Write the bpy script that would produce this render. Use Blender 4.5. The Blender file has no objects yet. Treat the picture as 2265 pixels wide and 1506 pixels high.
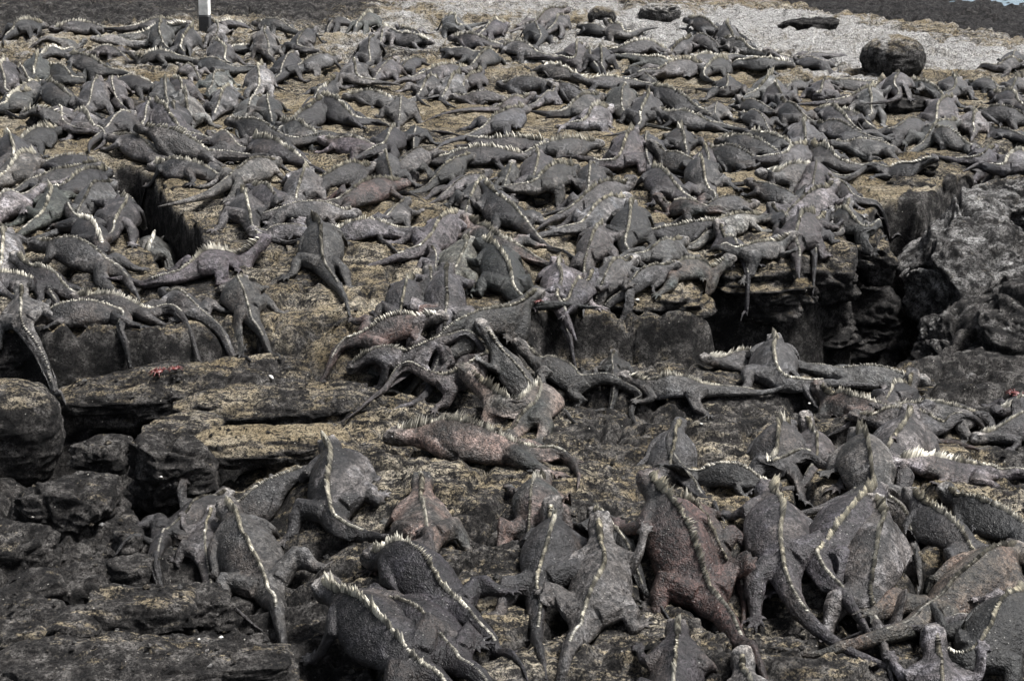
import bpy, math, random
import numpy as np
from mathutils import Vector

# ------------------------------------------------------------------ camera, sky, sun, exposure
PW, PH, FPX = 2265.0, 1506.0, 3146.0          # photograph size and focal length in its pixels
CAM_H, PITCH = 1.92, math.radians(20.8)
SUN_EL, SUN_AZ = math.radians(64), math.radians(78)   # azimuth from +Y (away from the camera) towards +X
scene = bpy.context.scene
col = scene.collection
cam_d = bpy.data.cameras.new('camera'); cam = bpy.data.objects.new('camera', cam_d); col.objects.link(cam)
cam_d.sensor_width = 36.0; cam_d.sensor_fit = 'HORIZONTAL'; cam_d.lens = 36.0 * FPX / PW
cam_d.clip_start = 0.05; cam_d.clip_end = 6000
cam.location = (0, 0, CAM_H); cam.rotation_euler = (math.pi / 2 - PITCH, 0, 0)
scene.camera = cam

world = bpy.data.worlds.new('World'); scene.world = world; world.use_nodes = True
wn = world.node_tree.nodes; wl = world.node_tree.links; wn.clear()
sky = wn.new('ShaderNodeTexSky'); sky.sky_type = 'NISHITA'; sky.sun_disc = False
sky.sun_elevation = SUN_EL; sky.sun_rotation = SUN_AZ
sky.air_density = 1.0; sky.dust_density = 4.0; sky.ozone_density = 1.0; sky.altitude = 0
hsv = wn.new('ShaderNodeHueSaturation'); hsv.inputs['Saturation'].default_value = 0.4
bgn = wn.new('ShaderNodeBackground'); bgn.inputs['Strength'].default_value = 0.07
wo = wn.new('ShaderNodeOutputWorld')
wl.new(sky.outputs[0], hsv.inputs['Color']); wl.new(hsv.outputs[0], bgn.inputs['Color']); wl.new(bgn.outputs[0], wo.inputs['Surface'])

sun_d = bpy.data.lights.new('sun', 'SUN'); sun_d.energy = 4.4; sun_d.angle = math.radians(17); sun_d.color = (1.0, 0.99, 0.985)
sun = bpy.data.objects.new('sun', sun_d); col.objects.link(sun)
sdir = Vector((math.sin(SUN_AZ) * math.cos(SUN_EL), math.cos(SUN_AZ) * math.cos(SUN_EL), math.sin(SUN_EL)))
sun.rotation_euler = (-sdir).to_track_quat('-Z', 'Y').to_euler(); sun.location = (6, 8, 12)

vs = scene.view_settings
vs.view_transform = 'Standard'; vs.look = 'None'; vs.gamma = 1.0; vs.use_curve_mapping = False
vs.exposure = 1.4

# ------------------------------------------------------------------ helpers
rng = np.random.default_rng(11)
def sstep(a, b, x):
    t = np.clip((x - a) / (b - a), 0, 1); return t * t * (3 - 2 * t)
_P = rng.permutation(256); _P = np.concatenate([_P, _P, _P])
_g = rng.normal(size=(256, 3)); _g /= np.linalg.norm(_g, axis=1)[:, None]
def noise(x, y, z=None):
    """gradient noise, about -1..1"""
    x = np.asarray(x, float); y = np.asarray(y, float)
    z = np.zeros_like(x) if z is None else np.asarray(z, float)
    xi, yi, zi = np.floor(x).astype(int), np.floor(y).astype(int), np.floor(z).astype(int)
    xf, yf, zf = x - xi, y - yi, z - zi
    xi &= 255; yi &= 255; zi &= 255
    u, v, w = (t * t * t * (t * (t * 6 - 15) + 10) for t in (xf, yf, zf))
    def gr(a, b, c):
        h = _P[_P[_P[(xi + a) & 255] + ((yi + b) & 255)] + ((zi + c) & 255)]
        g = _g[h]; return g[..., 0] * (xf - a) + g[..., 1] * (yf - b) + g[..., 2] * (zf - c)
    l = lambda a, b, t: a + (b - a) * t
    return 1.5 * l(l(l(gr(0,0,0), gr(1,0,0), u), l(gr(0,1,0), gr(1,1,0), u), v), l(l(gr(0,0,1), gr(1,0,1), u), l(gr(0,1,1), gr(1,1,1), u), v), w)
def fbm(x, y, z=None, o=4):
    s, a, f = 0, 0.5, 1.0
    for i in range(o):
        s = s + a * noise(x * f + i * 17.3, y * f + i * 9.1, None if z is None else z * f + i * 5.7); a *= 0.5; f *= 2.03
    return s
def pray(px, py):
    a, b = (px - PW / 2) / FPX, (py - PH / 2) / FPX
    return np.array([a, math.cos(PITCH) - b * math.sin(PITCH), -math.sin(PITCH) - b * math.cos(PITCH)])
def G(px, py, z=0.0):
    d = pray(px, py); t = (z - CAM_H) / d[2]; return np.array([d[0] * t, d[1] * t, z])
def topx(P):
    """world points -> photograph pixels"""
    q = np.asarray(P, float) - np.array([0, 0, CAM_H])
    f = q[..., 1] * math.cos(PITCH) - q[..., 2] * math.sin(PITCH); u = q[..., 1] * math.sin(PITCH) + q[..., 2] * math.cos(PITCH)
    return PW / 2 + FPX * q[..., 0] / f, PH / 2 - FPX * u / f
def new_obj(name, verts, faces, mat, parent=None, smooth=True, colr=None):
    me = bpy.data.meshes.new(name); me.from_pydata(np.asarray(verts).tolist() if not isinstance(verts, list) else verts, [], faces if isinstance(faces, list) else faces.tolist())
    if smooth: me.polygons.foreach_set('use_smooth', [True] * len(me.polygons))
    if colr is not None: set_col(me, colr)
    me.materials.append(mat); o = bpy.data.objects.new(name, me); col.objects.link(o)
    if parent is not None: o.parent = parent
    return o
def set_col(me, c):
    a = me.color_attributes.new('tint', 'FLOAT_COLOR', 'POINT')
    c = np.asarray(c, np.float32)
    if c.shape[1] == 3: c = np.concatenate([c, np.ones((len(c), 1), np.float32)], 1)
    a.data.foreach_set('color', c.ravel())
def tag(o, label=None, cat=None, group=None, kind=None):
    for k, v in (('label', label), ('category', cat), ('group', group), ('kind', kind)):
        if v: o[k] = v
    return o
def empty(name, loc):
    o = bpy.data.objects.new(name, None); o.location = loc; o.empty_display_size = 0.05; col.objects.link(o); return o

# ------------------------------------------------------------------ materials
def mat_new(name):
    m = bpy.data.materials.new(name); m.use_nodes = True; n = m.node_tree.nodes; n.clear()
    out = n.new('ShaderNodeOutputMaterial'); b = n.new('ShaderNodeBsdfPrincipled'); m.node_tree.links.new(b.outputs[0], out.inputs[0])
    return m, n, m.node_tree.links, b
def nz(n, l, vec, scale, detail=6, rough=0.6, typ='NOISE'):
    if typ == 'VORONOI':
        t = n.new('ShaderNodeTexVoronoi'); t.inputs['Scale'].default_value = scale; l.new(vec, t.inputs['Vector']); return t
    t = n.new('ShaderNodeTexNoise'); t.inputs['Scale'].default_value = scale; t.inputs['Detail'].default_value = detail; t.inputs['Roughness'].default_value = rough
    l.new(vec, t.inputs['Vector']); return t
def ramp(n, l, fac, stops):
    r = n.new('ShaderNodeValToRGB'); e = r.color_ramp.elements
    while len(e) < len(stops): e.new(0.5)
    for el, (p, c) in zip(e, stops): el.position = p; el.color = (*c, 1) if len(c) == 3 else c
    l.new(fac, r.inputs[0]); return r
def mixc(n, l, fac, a, b, mode='MIX'):
    m = n.new('ShaderNodeMix'); m.data_type = 'RGBA'; m.blend_type = mode
    for s, v in ((0, fac), (6, a), (7, b)):
        if isinstance(v, (int, float)): m.inputs[s].default_value = v
        elif isinstance(v, tuple): m.inputs[s].default_value = (*v, 1)
        else: l.new(v, m.inputs[s])
    return m.outputs[2]
def mathn(n, l, op, a, b=None, c=None, clamp=False):
    m = n.new('ShaderNodeMath'); m.operation = op; m.use_clamp = clamp
    for i, v in enumerate((a, b, c)):
        if v is None: continue
        if isinstance(v, (int, float)): m.inputs[i].default_value = v
        else: l.new(v, m.inputs[i])
    return m.outputs[0]
def bump(n, l, h, strength, dist, prev=None):
    b = n.new('ShaderNodeBump'); b.inputs['Strength'].default_value = strength; b.inputs['Distance'].default_value = dist
    l.new(h, b.inputs['Height'])
    if prev is not None: l.new(prev, b.inputs['Normal'])
    return b.outputs[0]

def lava_material():
    # tint attribute: R = tan crust, G = white guano, B = dark wet lava
    m, n, l, b = mat_new('lava_rock')
    geo = n.new('ShaderNodeNewGeometry'); pos = geo.outputs['Position']
    att = n.new('ShaderNodeAttribute'); att.attribute_name = 'tint'
    sep = n.new('ShaderNodeSeparateColor'); l.new(att.outputs['Color'], sep.inputs[0])
    big = nz(n, l, pos, 3.2, 5, 0.65); mid = nz(n, l, pos, 17, 6, 0.7); fine = nz(n, l, pos, 85, 5, 0.8); grit = nz(n, l, pos, 170, 4, 0.8)
    mp = n.new('ShaderNodeMapping'); mp.inputs['Scale'].default_value = (1.0, 4.5, 2.5); l.new(pos, mp.inputs[0])
    strk = nz(n, l, mp.outputs[0], 9, 6, 0.68)
    pit = nz(n, l, pos, 38, 4, 0.8); pore = nz(n, l, pos, 130, typ='VORONOI')
    base = ramp(n, l, mid.outputs[0], [(0.36, (0.010, 0.0095, 0.0095)), (0.49, (0.046, 0.043, 0.041)), (0.61, (0.17, 0.162, 0.154))]).outputs[0]
    # tan crust lies on what faces up
    sx = n.new('ShaderNodeSeparateXYZ'); l.new(geo.outputs['Normal'], sx.inputs[0])
    up = mathn(n, l, 'MULTIPLY_ADD', sx.outputs[2], 2.4, -1.35, True)
    tn = mathn(n, l, 'ADD', mathn(n, l, 'MULTIPLY', strk.outputs[0], 1.0), mathn(n, l, 'ADD', mathn(n, l, 'MULTIPLY', fine.outputs[0], 0.75), mathn(n, l, 'MULTIPLY', pit.outputs[0], 0.50)))
    tm = mathn(n, l, 'ADD', tn, mathn(n, l, 'MULTIPLY_ADD', sep.outputs[0], 0.72, -1.52))
    tm = mathn(n, l, 'MULTIPLY', mathn(n, l, 'MULTIPLY', tm, 5.0, clamp=True), up)
    tanc = ramp(n, l, big.outputs[0], [(0.3, (0.20, 0.155, 0.085)), (0.5, (0.40, 0.335, 0.225)), (0.70, (0.60, 0.55, 0.45))]).outputs[0]
    c1 = mixc(n, l, tm, base, tanc)
    mp2 = n.new('ShaderNodeMapping'); mp2.inputs['Scale'].default_value = (1.0, 2.2, 2.0); l.new(pos, mp2.inputs[0]); wide = nz(n, l, mp2.outputs[0], 2.6, 7, 0.78)
    gm = mathn(n, l, 'ADD', mathn(n, l, 'ADD', wide.outputs[0], mathn(n, l, 'MULTIPLY', mid.outputs[0], 0.7)), mathn(n, l, 'MULTIPLY_ADD', sep.outputs[1], 0.66, -1.24))
    gm = mathn(n, l, 'MULTIPLY', mathn(n, l, 'MULTIPLY', gm, 4.5, clamp=True), mathn(n, l, 'MULTIPLY_ADD', up, 0.75, 0.25, True))
    c2 = mixc(n, l, gm, c1, ramp(n, l, pit.outputs[0], [(0.3, (0.24, 0.235, 0.235)), (0.60, (0.74, 0.74, 0.73))]).outputs[0])
    # small white droppings and shell grit
    sp = nz(n, l, pos, 55, typ='VORONOI'); sp.inputs['Randomness'].default_value = 1
    sv = mathn(n, l, 'LESS_THAN', sp.outputs['Distance'], 0.13)
    rnd = n.new('ShaderNodeSeparateColor'); l.new(sp.outputs['Color'], rnd.inputs[0])
    sv = mathn(n, l, 'MULTIPLY', sv, mathn(n, l, 'GREATER_THAN', rnd.outputs[0], 0.90))
    c3 = mixc(n, l, sv, c2, (0.6, 0.58, 0.53))
    c4 = mixc(n, l, mathn(n, l, 'MULTIPLY', sep.outputs[2], 0.8), c3, mixc(n, l, 1.0, c3, (0.32, 0.31, 0.33), 'MULTIPLY'))
    gv = ramp(n, l, grit.outputs[0], [(0.32, (0.3, 0.3, 0.3)), (0.66, (1.65, 1.65, 1.65))]).outputs[0]
    c5 = mixc(n, l, 0.85, c4, gv, 'MULTIPLY')
    pits = ramp(n, l, fine.outputs[0], [(0.43, (0.13, 0.122, 0.118)), (0.53, (1.08, 1.06, 1.03))]).outputs[0]; c5 = mixc(n, l, 0.9, c5, pits, 'MULTIPLY')
    lay = ramp(n, l, strk.outputs[0], [(0.36, (0.35, 0.33, 0.32)), (0.50, (1.0, 1.0, 1.0))]).outputs[0]; c5 = mixc(n, l, 0.8, c5, lay, 'MULTIPLY')
    l.new(c5, b.inputs['Base Color']); b.inputs['Roughness'].default_value = 0.9; b.inputs['Specular IOR Level'].default_value = 0.25
    n1 = bump(n, l, strk.outputs[0], 1.0, 0.10); n1 = bump(n, l, pit.outputs[0], 1.0, 0.03, n1); n2 = bump(n, l, fine.outputs[0], 1.0, 0.035, n1); n3 = bump(n, l, grit.outputs[0], 1.0, 0.012, n2)
    l.new(n3, b.inputs['Normal'])
    return m
def skin_material():
    m, n, l, b = mat_new('iguana_skin')
    att = n.new('ShaderNodeAttribute'); att.attribute_name = 'tint'
    tc = n.new('ShaderNodeTexCoord'); pos = tc.outputs['Object']
    geo = n.new('ShaderNodeNewGeometry'); wp = geo.outputs['Position']
    big = nz(n, l, wp, 14, 4, 0.6); mid = nz(n, l, wp, 60, 5, 0.7); fine = nz(n, l, wp, 210, 3, 0.6)
    v = nz(n, l, wp, 190, typ='VORONOI')
    f1 = ramp(n, l, big.outputs[0], [(0.36, (0.5, 0.47, 0.46)), (0.5, (1.0, 0.95, 0.93)), (0.64, (1.5, 1.5, 1.55))]).outputs[0]
    f2 = ramp(n, l, mid.outputs[0], [(0.40, (0.30, 0.29, 0.29)), (0.60, (1.85, 1.82, 1.8))]).outputs[0]
    f3 = ramp(n, l, fine.outputs[0], [(0.36, (0.4, 0.4, 0.4)), (0.64, (1.7, 1.7, 1.7))]).outputs[0]
    c = mixc(n, l, 1.0, att.outputs['Color'], f1, 'MULTIPLY'); c = mixc(n, l, 1.0, c, f2, 'MULTIPLY'); c = mixc(n, l, 1.0, c, f3, 'MULTIPLY')
    sp = nz(n, l, wp, 120, typ='VORONOI'); rc = n.new('ShaderNodeSeparateColor'); l.new(sp.outputs['Color'], rc.inputs[0])
    s = mathn(n, l, 'MULTIPLY', mathn(n, l, 'LESS_THAN', sp.outputs['Distance'], 0.22), mathn(n, l, 'GREATER_THAN', rc.outputs[1], 0.90))
    c = mixc(n, l, mathn(n, l, 'MULTIPLY', s, 0.55), c, (0.24, 0.23, 0.21))
    l.new(c, b.inputs['Base Color']); b.inputs['Roughness'].default_value = 0.47; b.inputs['Specular IOR Level'].default_value = 0.30
    n0 = bump(n, l, big.outputs[0], 0.6, 0.02); n1 = bump(n, l, mid.outputs[0], 0.8, 0.012, n0); n2 = bump(n, l, v.outputs['Distance'], 0.5, 0.003, n1)
    l.new(n2, b.inputs['Normal'])
    return m
def tint_material(name, rough=0.7, scale=120):
    m, n, l, b = mat_new(name)
    att = n.new('ShaderNodeAttribute'); att.attribute_name = 'tint'
    geo = n.new('ShaderNodeNewGeometry'); t = nz(n, l, geo.outputs['Position'], scale, 4, 0.7)
    f = ramp(n, l, t.outputs[0], [(0.3, (0.6, 0.6, 0.6)), (0.7, (1.3, 1.3, 1.3))]).outputs[0]
    l.new(mixc(n, l, 1.0, att.outputs['Color'], f, 'MULTIPLY'), b.inputs['Base Color']); b.inputs['Roughness'].default_value = rough
    return m
def plain_material(name, c, rough, scale=40, amt=0.3, bstr=0.2):
    m, n, l, b = mat_new(name)
    geo = n.new('ShaderNodeNewGeometry'); t = nz(n, l, geo.outputs['Position'], scale, 5, 0.7)
    f = ramp(n, l, t.outputs[0], [(0.3, (1 - amt,) * 3), (0.7, (1 + amt,) * 3)]).outputs[0]
    l.new(mixc(n, l, 1.0, c, f, 'MULTIPLY'), b.inputs['Base Color']); b.inputs['Roughness'].default_value = rough
    l.new(bump(n, l, t.outputs[0], bstr, 0.01), b.inputs['Normal'])
    return m
def sea_material():
    m, n, l, b = mat_new('sea_water')
    geo = n.new('ShaderNodeNewGeometry'); mp = n.new('ShaderNodeMapping'); mp.inputs['Scale'].default_value = (1, 2.2, 1); l.new(geo.outputs['Position'], mp.inputs[0])
    t = nz(n, l, mp.outputs[0], 2.2, 6, 0.6)
    b.inputs['Base Color'].default_value = (0.10, 0.14, 0.17, 1); b.inputs['Roughness'].default_value = 0.18
    l.new(bump(n, l, t.outputs[0], 0.6, 0.12), b.inputs['Normal']); return m
M_LAVA = lava_material(); M_SKIN = skin_material(); M_CREST = tint_material('crest_horn', 0.6, 160)
M_EYE = plain_material('eye_dark', (0.012, 0.010, 0.009), 0.12, 300, 0.2, 0.0)
M_SEA = sea_material()
M_WHITE = plain_material('white_paint', (0.70, 0.69, 0.66), 0.6, 14, 0.3); M_BLACK = plain_material('black_paint', (0.03, 0.03, 0.032), 0.6, 25, 0.3)
M_CRAB = plain_material('crab_shell', (0.07, 0.013, 0.010), 0.4, 90, 0.4); M_SHELL = plain_material('bleached_shell', (0.36, 0.35, 0.32), 0.7, 90, 0.2)

# ------------------------------------------------------------------ ground: lava shelf as one height field
def plan(pts, z=0.0): return np.array([G(a, b, z)[:2] for a, b in pts])
def seg_dist(X, Y, L, signed=False):
    best = np.full(X.shape, 1e9); sg = np.ones(X.shape)
    tt = np.zeros(X.shape); n = len(L) - 1
    for i in range(n):
        a, b = L[i], L[i + 1]; d = b - a; q = d @ d
        t = np.clip(((X - a[0]) * d[0] + (Y - a[1]) * d[1]) / q, 0, 1)
        dx, dy = X - a[0] - t * d[0], Y - a[1] - t * d[1]; r = dx * dx + dy * dy
        k = r < best; best = np.where(k, r, best); tt = np.where(k, (i + t) / n, tt)
        if signed: sg = np.where(k, np.sign(d[0] * (Y - a[1]) - d[1] * (X - a[0])), sg)
    return np.sqrt(best) * sg, tt
def in_poly(X, Y, L):
    r = np.zeros(X.shape, bool); j = len(L) - 1
    for i in range(len(L)):
        a, b = L[i], L[j]
        c = ((a[1] > Y) != (b[1] > Y)) & (X < (b[0] - a[0]) * (Y - a[1]) / (b[1] - a[1] + 1e-12) + a[0]); r ^= c; j = i
    return r
EDGE = plan([(-900, 640), (-100, 700), (110, 735), (395, 725), (560, 668), (760, 705), (1030, 722), (1230, 672), (1560, 680), (1760, 620), (1960, 545), (2040, 430), (2160, 350), (2500, 330), (3200, 330)])
EDGE_W = np.array([.10, .10, .08, .12, .42, .40, .25, .08, .07, .07, .07, .10, .20, .3, .3])
DEEP = plan([(1090, 732), (1180, 732), (1300, 738), (1600, 752), (1850, 755), (1985, 690), (2010, 570)], -0.25); DEEP_D = np.array([.2, .5, .7, 1.0, 1.2, 1.2, .9]); DEEP_W = np.array([.14, .20, .24, .32, .44, .34, .20])
CRACK = plan([(262, 365), (300, 420), (350, 480), (430, 575)]); PIT = plan([(120, 950), (260, 975), (420, 985)], -0.2)
CREV = plan([(-300, 66), (0, 62), (120, 56), (260, 46)])
SLABEDGE = plan([(900, -90), (1500, -32), (1750, 2), (2000, 38), (2265, 80), (2900, 180)])
GUANO = [plan(p) for p in ([(1290, 22), (1400, 5), (1700, 8), (1900, 35), (2290, 88), (2290, 175), (2060, 172), (1900, 168), (1700, 128), (1500, 108), (1330, 80)], [(880, -50), (1420, -50), (1420, 26), (1250, 42), (900, 28)], [(-100, -40), (230, -40), (220, 30), (-100, 38)], [(640, 20), (1300, 30), (1500, 110), (1380, 150), (1000, 120), (700, 100)], [(1450, 110), (2290, 180), (2290, 230), (1750, 190)])]
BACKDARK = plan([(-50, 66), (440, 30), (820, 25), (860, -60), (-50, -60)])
def terrain(X, Y):
    d, t = seg_dist(X, Y, EDGE, True); w = np.interp(t * (len(EDGE) - 1), np.arange(len(EDGE)), EDGE_W)
    d = d + 0.05 * noise(X * 3.1, Y * 3.1) + 0.02 * noise(X * 9, Y * 9)
    step = sstep(-1, 0, d / w)
    wx = X + 0.22 * noise(X * 1.3 + 4, Y * 1.3); wy = Y + 0.16 * noise(X * 1.1, Y * 1.1 + 7)
    r = fbm(wx * 1.15, wy * 4.2, o=4) * 4.2; fr = r - np.floor(r); ter = (np.floor(r) + sstep(0.62, 0.98, fr)) / 4.2
    ck = noise(wx * 1.7 + 31, wy * 2.3 + 11); ck2 = noise(wx * 4.3 + 3, wy * 5.3 + 1)
    rel = 0.10 * ter + 0.03 * fbm(X * 5, Y * 10, o=3) - 0.016 * np.abs(noise(X * 17, Y * 30)) + 0.006 * noise(X * 45, Y * 60) - 0.055 * np.exp(-(ck / .045) ** 2) - 0.03 * np.exp(-(ck2 / .06) ** 2)
    zU = 0.02 * noise(X * 0.7, Y * 0.7) + rel * (0.75 + 0.35 * sstep(8, 4, Y) + 0.8 * sstep(9.5, 12, Y))
    zL = -0.19 + 0.14 * sstep(5.2, 3.2, Y) - 0.16 * sstep(-0.35, -0.9, X + 0.35 * (Y - 3.9)) + 1.15 * rel
    H = zL + (zU - zL) * step
    d, t = seg_dist(X, Y, DEEP); k = t * (len(DEEP) - 1); i = np.arange(len(DEEP))
    d = d + 0.04 * noise(X * 5, Y * 5); ww = np.interp(k, i, DEEP_W); H = H - np.interp(k, i, DEEP_D) * sstep(1.0, 0.35, d / ww)
    d, t = seg_dist(X, Y, CRACK); H = H - 0.55 * sstep(0.14, 0.05, d + 0.03 * noise(X * 6, Y * 6))
    d, t = seg_dist(X, Y, PIT, False); H = H - 0.14 * sstep(0.2, 0.08, d)
    d, t = seg_dist(X, Y, CREV, False); H = H - 0.22 * sstep(0.16, 0.05, d + 0.05 * noise(X * 3, Y * 3))
    d, t = seg_dist(X, Y, SLABEDGE, True); d = d + 0.25 * noise(X * 1.1, Y * 1.1) + 0.1 * noise(X * 3, Y * 3)
    right = sstep(-1.0, 2.2, X)
    H = H - right * (0.28 * sstep(0, 0.5, d) + 0.097 * np.clip(d - 0.3, 0, 16)) + right * sstep(0.3, 1.2, d) * 0.16 * fbm(X * 1.6, Y * 1.6, o=4)
    H = H + 0.10 * sstep(11, 16, Y) * fbm(X * 0.6, Y * 0.9, o=4) * (1 - right)
    return H
def crust(X, Y):
    """tint attribute of the ground: tan crust, guano, wet dark lava"""
    g = np.zeros(X.shape)
    far = Y > 7.5; fx, fy = X[far], Y[far]
    jit = [(fx + 0.55 * noise(fx * 1.2 + 13 * k, fy * .6) + .25 * noise(fx * 4 + 7 * k, fy * 3), fy + 1.3 * noise(fx * .8 + 3 + 11 * k, fy * .5) + .4 * noise(fx * 3, fy * 2 + 5 * k)) for k in range(4)]
    def soft(p):
        s = np.zeros(X.shape); s[far] = sum(in_poly(a, b, p).astype(float) for a, b in jit) / 4; return s
    for p in GUANO: g = np.maximum(g, soft(p) * (1.0 if p is GUANO[0] else 0.85 if p is not GUANO[3] else 0.8))
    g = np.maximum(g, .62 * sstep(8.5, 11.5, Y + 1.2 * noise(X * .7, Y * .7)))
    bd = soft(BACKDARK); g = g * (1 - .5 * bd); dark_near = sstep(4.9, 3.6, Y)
    d, _ = seg_dist(X, Y, SLABEDGE, True); d = d + 0.3 * noise(X, Y)
    wet = sstep(0.1, 0.5, d) * sstep(-0.5, 1.5, X)
    e, _ = seg_dist(X, Y, EDGE, True)
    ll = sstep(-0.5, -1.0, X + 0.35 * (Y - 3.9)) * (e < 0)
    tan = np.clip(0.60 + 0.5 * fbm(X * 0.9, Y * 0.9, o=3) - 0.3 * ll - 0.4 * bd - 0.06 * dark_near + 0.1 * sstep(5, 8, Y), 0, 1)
    tan = tan * (1 - 0.9 * wet); g = g * (1 - wet)
    rr = sstep(1.55, 1.75, X) * (Y < 7.3) * (e < 0.1); tan = tan * (1 - 0.75 * rr); g = np.maximum(g, 0.42 * rr)
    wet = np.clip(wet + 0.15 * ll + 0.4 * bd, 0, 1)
    return np.stack([tan, g, wet], -1)
NR, NC = 650, 560
rows = 1.5 * np.exp(np.linspace(0, math.log(60 / 1.5), NR)); tans = np.tan(np.linspace(-math.radians(34), math.radians(34), NC))
TY = np.repeat(rows[:, None], NC, 1); TX = rows[:, None] * tans[None, :]
TZ = terrain(TX, TY)
idx = np.arange(NR * NC).reshape(NR, NC)
faces = np.stack([idx[:-1, :-1], idx[:-1, 1:], idx[1:, 1:], idx[1:, :-1]], -1).reshape(-1, 4)
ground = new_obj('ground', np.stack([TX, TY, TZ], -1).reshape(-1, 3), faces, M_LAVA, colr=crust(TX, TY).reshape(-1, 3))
tag(ground, 'dark lava shelf with tan crust and pale guano, cut by ledges and cracks', None, None, 'structure')
sea = new_obj('sea', [(-2500, -300, -1.25), (2500, -300, -1.25), (2500, 5000, -1.25), (-2500, 5000, -1.25)], [[0, 1, 2, 3]], M_SEA)
tag(sea, 'pale grey sea beyond the lava shelf', None, None, 'structure')

# height map that the rocks and animals rest on
CELL = 0.014; HX0, HY0 = -5.2, 2.0
hx = np.arange(HX0, 5.2, CELL); hy = np.arange(HY0, 16.0, CELL)
HM = terrain(*np.meshgrid(hx, hy)).astype(np.float32)
def hsample(A, x, y):
    i = np.clip((np.asarray(x) - HX0) / CELL, 0, A.shape[1] - 1.001); j = np.clip((np.asarray(y) - HY0) / CELL, 0, A.shape[0] - 1.001)
    a, b = i.astype(int), j.astype(int); u, v = i - a, j - b
    return (A[b, a] * (1 - u) + A[b, a + 1] * u) * (1 - v) + (A[b + 1, a] * (1 - u) + A[b + 1, a + 1] * u) * v
def hraise(A, P):
    i = ((P[:, 0] - HX0) / CELL).astype(int); j = ((P[:, 1] - HY0) / CELL).astype(int)
    k = (i >= 0) & (j >= 0) & (i < A.shape[1]) & (j < A.shape[0]); np.maximum.at(A, (j[k], i[k]), P[k, 2].astype(np.float32))
_ts = np.exp(np.linspace(math.log(2.2), math.log(22), 900))
def march(A, px, py, off):
    """first point along a pixel's sight line that is off metres above the height map"""
    d = pray(px, py); p = np.array([0, 0, CAM_H])[None] + _ts[:, None] * d[None]
    h = p[:, 2] - hsample(A, p[:, 0], p[:, 1]) - off; k = np.argmax(h < 0)
    if k == 0: return G(px, py, off)
    f = h[k - 1] / (h[k - 1] - h[k] + 1e-9); return p[k - 1] + f * (p[k] - p[k - 1])

# ------------------------------------------------------------------ rocks
def cube_sphere(n):
    v, f = [], []
    lin = np.tan(np.linspace(-math.pi / 4, math.pi / 4, n + 1))
    key = {}
    def vid(p):
        k = tuple(np.round(p, 5))
        if k not in key: key[k] = len(v); v.append(p)
        return key[k]
    for ax in range(3):
        for s in (-1, 1):
            for i in range(n):
                for j in range(n):
                    q = []
                    for a, b in ((0, 0), (1, 0), (1, 1), (0, 1)):
                        p = [0, 0, 0]; p[ax] = s; p[(ax + 1) % 3] = lin[i + a]; p[(ax + 2) % 3] = lin[j + b]; q.append(vid(tuple(p)))
                    f.append(q if s > 0 else q[::-1])
    v = np.array(v); return v, f
_CS = {n: cube_sphere(n) for n in (10, 20, 32, 48)}
def rock(name, label, px, py, cz, w, d, h, rz=0.0, tilt=(0, 0), p=3.5, cuts=13, strata=0.05, lump=0.09, n=20, tint=(0.45, 0.0, 0.15), seed=0, cat='rock', streak=None, group=None):
    r = np.random.default_rng(1000 + seed); v, f = _CS[n]; v = v.copy()
    q = (np.abs(v) ** p).sum(1) ** (1 / p); v = v / q[:, None]
    for i in range(cuts):
        c = r.normal(size=3); c[2] *= 0.6; c /= np.linalg.norm(c); lim = r.uniform(0.74, 1.05); e = v @ c - lim; v = v - np.where(e > 0, e, 0)[:, None] * c * 0.92
    sz = np.array([w, d, h]) / 2; V = v * sz; o = r.uniform(-40, 40, 3); m = min(w, d, h)
    nrm = v / np.linalg.norm(v, axis=1)[:, None]
    a = 2.2 / max(m, 0.05)
    disp = 1.3 * lump * m * fbm(V[:, 0] * a * .6 + o[0], V[:, 1] * a * .6 + o[1], V[:, 2] * a + o[2], o=5) * 1.6
    st = fbm(V[:, 0] * 4 + o[1], V[:, 1] * 4, V[:, 2] * 26 + o[0], o=3) * strata * m * 3.0
    ck = noise(V[:, 0] * a * .5 + o[2], V[:, 1] * a * .5 + o[0], V[:, 2] * a * .7 + o[1]); disp = disp - .10 * m * np.exp(-(ck / .07) ** 2) * (cuts > 2)
    disp = disp - .05 * min(m, .25) * np.abs(noise(V[:, 0] * 16 + o[2], V[:, 1] * 16, V[:, 2] * 30 + o[1])) * (1 + (cuts > 2))
    V = V + nrm * disp[:, None] + nrm * np.array([1, 1, 0.25]) * st[:, None]
    cx, sx = math.cos(tilt[0]), math.sin(tilt[0]); cy, sy = math.cos(tilt[1]), math.sin(tilt[1]); cz_, sz_ = math.cos(rz), math.sin(rz)
    R = np.array([[cz_, -sz_, 0], [sz_, cz_, 0], [0, 0, 1]]) @ np.array([[1, 0, 0], [0, cx, -sx], [0, sx, cx]]) @ np.array([[cy, 0, sy], [0, 1, 0], [-sy, 0, cy]])
    V = V @ R.T; c0 = G(px, py, cz)
    t = np.tile(np.array(tint, float), (len(V), 1)); t[:, 0] = np.clip(t[:, 0] + 0.25 * noise(V[:, 0] * 5 + o[0], V[:, 1] * 5), 0, 1)
    if streak: t[:, 1] = np.maximum(t[:, 1], streak(V))
    ob = new_obj(name, V, f, M_LAVA, colr=t); ob.location = c0; tag(ob, label, cat, group, 'thing')
    hraise(HM, V + c0)
    # finer samples between the vertices so that the height map has no holes
    F = np.array(f); 
    for u in (0.25, 0.5, 0.75):
        for k in (0.25, 0.5, 0.75): hraise(HM, (V[F[:, 0]] * (1 - u) + V[F[:, 1]] * u) * (1 - k) + (V[F[:, 3]] * (1 - u) + V[F[:, 2]] * u) * k + c0)
    return ob
rad = math.radians
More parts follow.
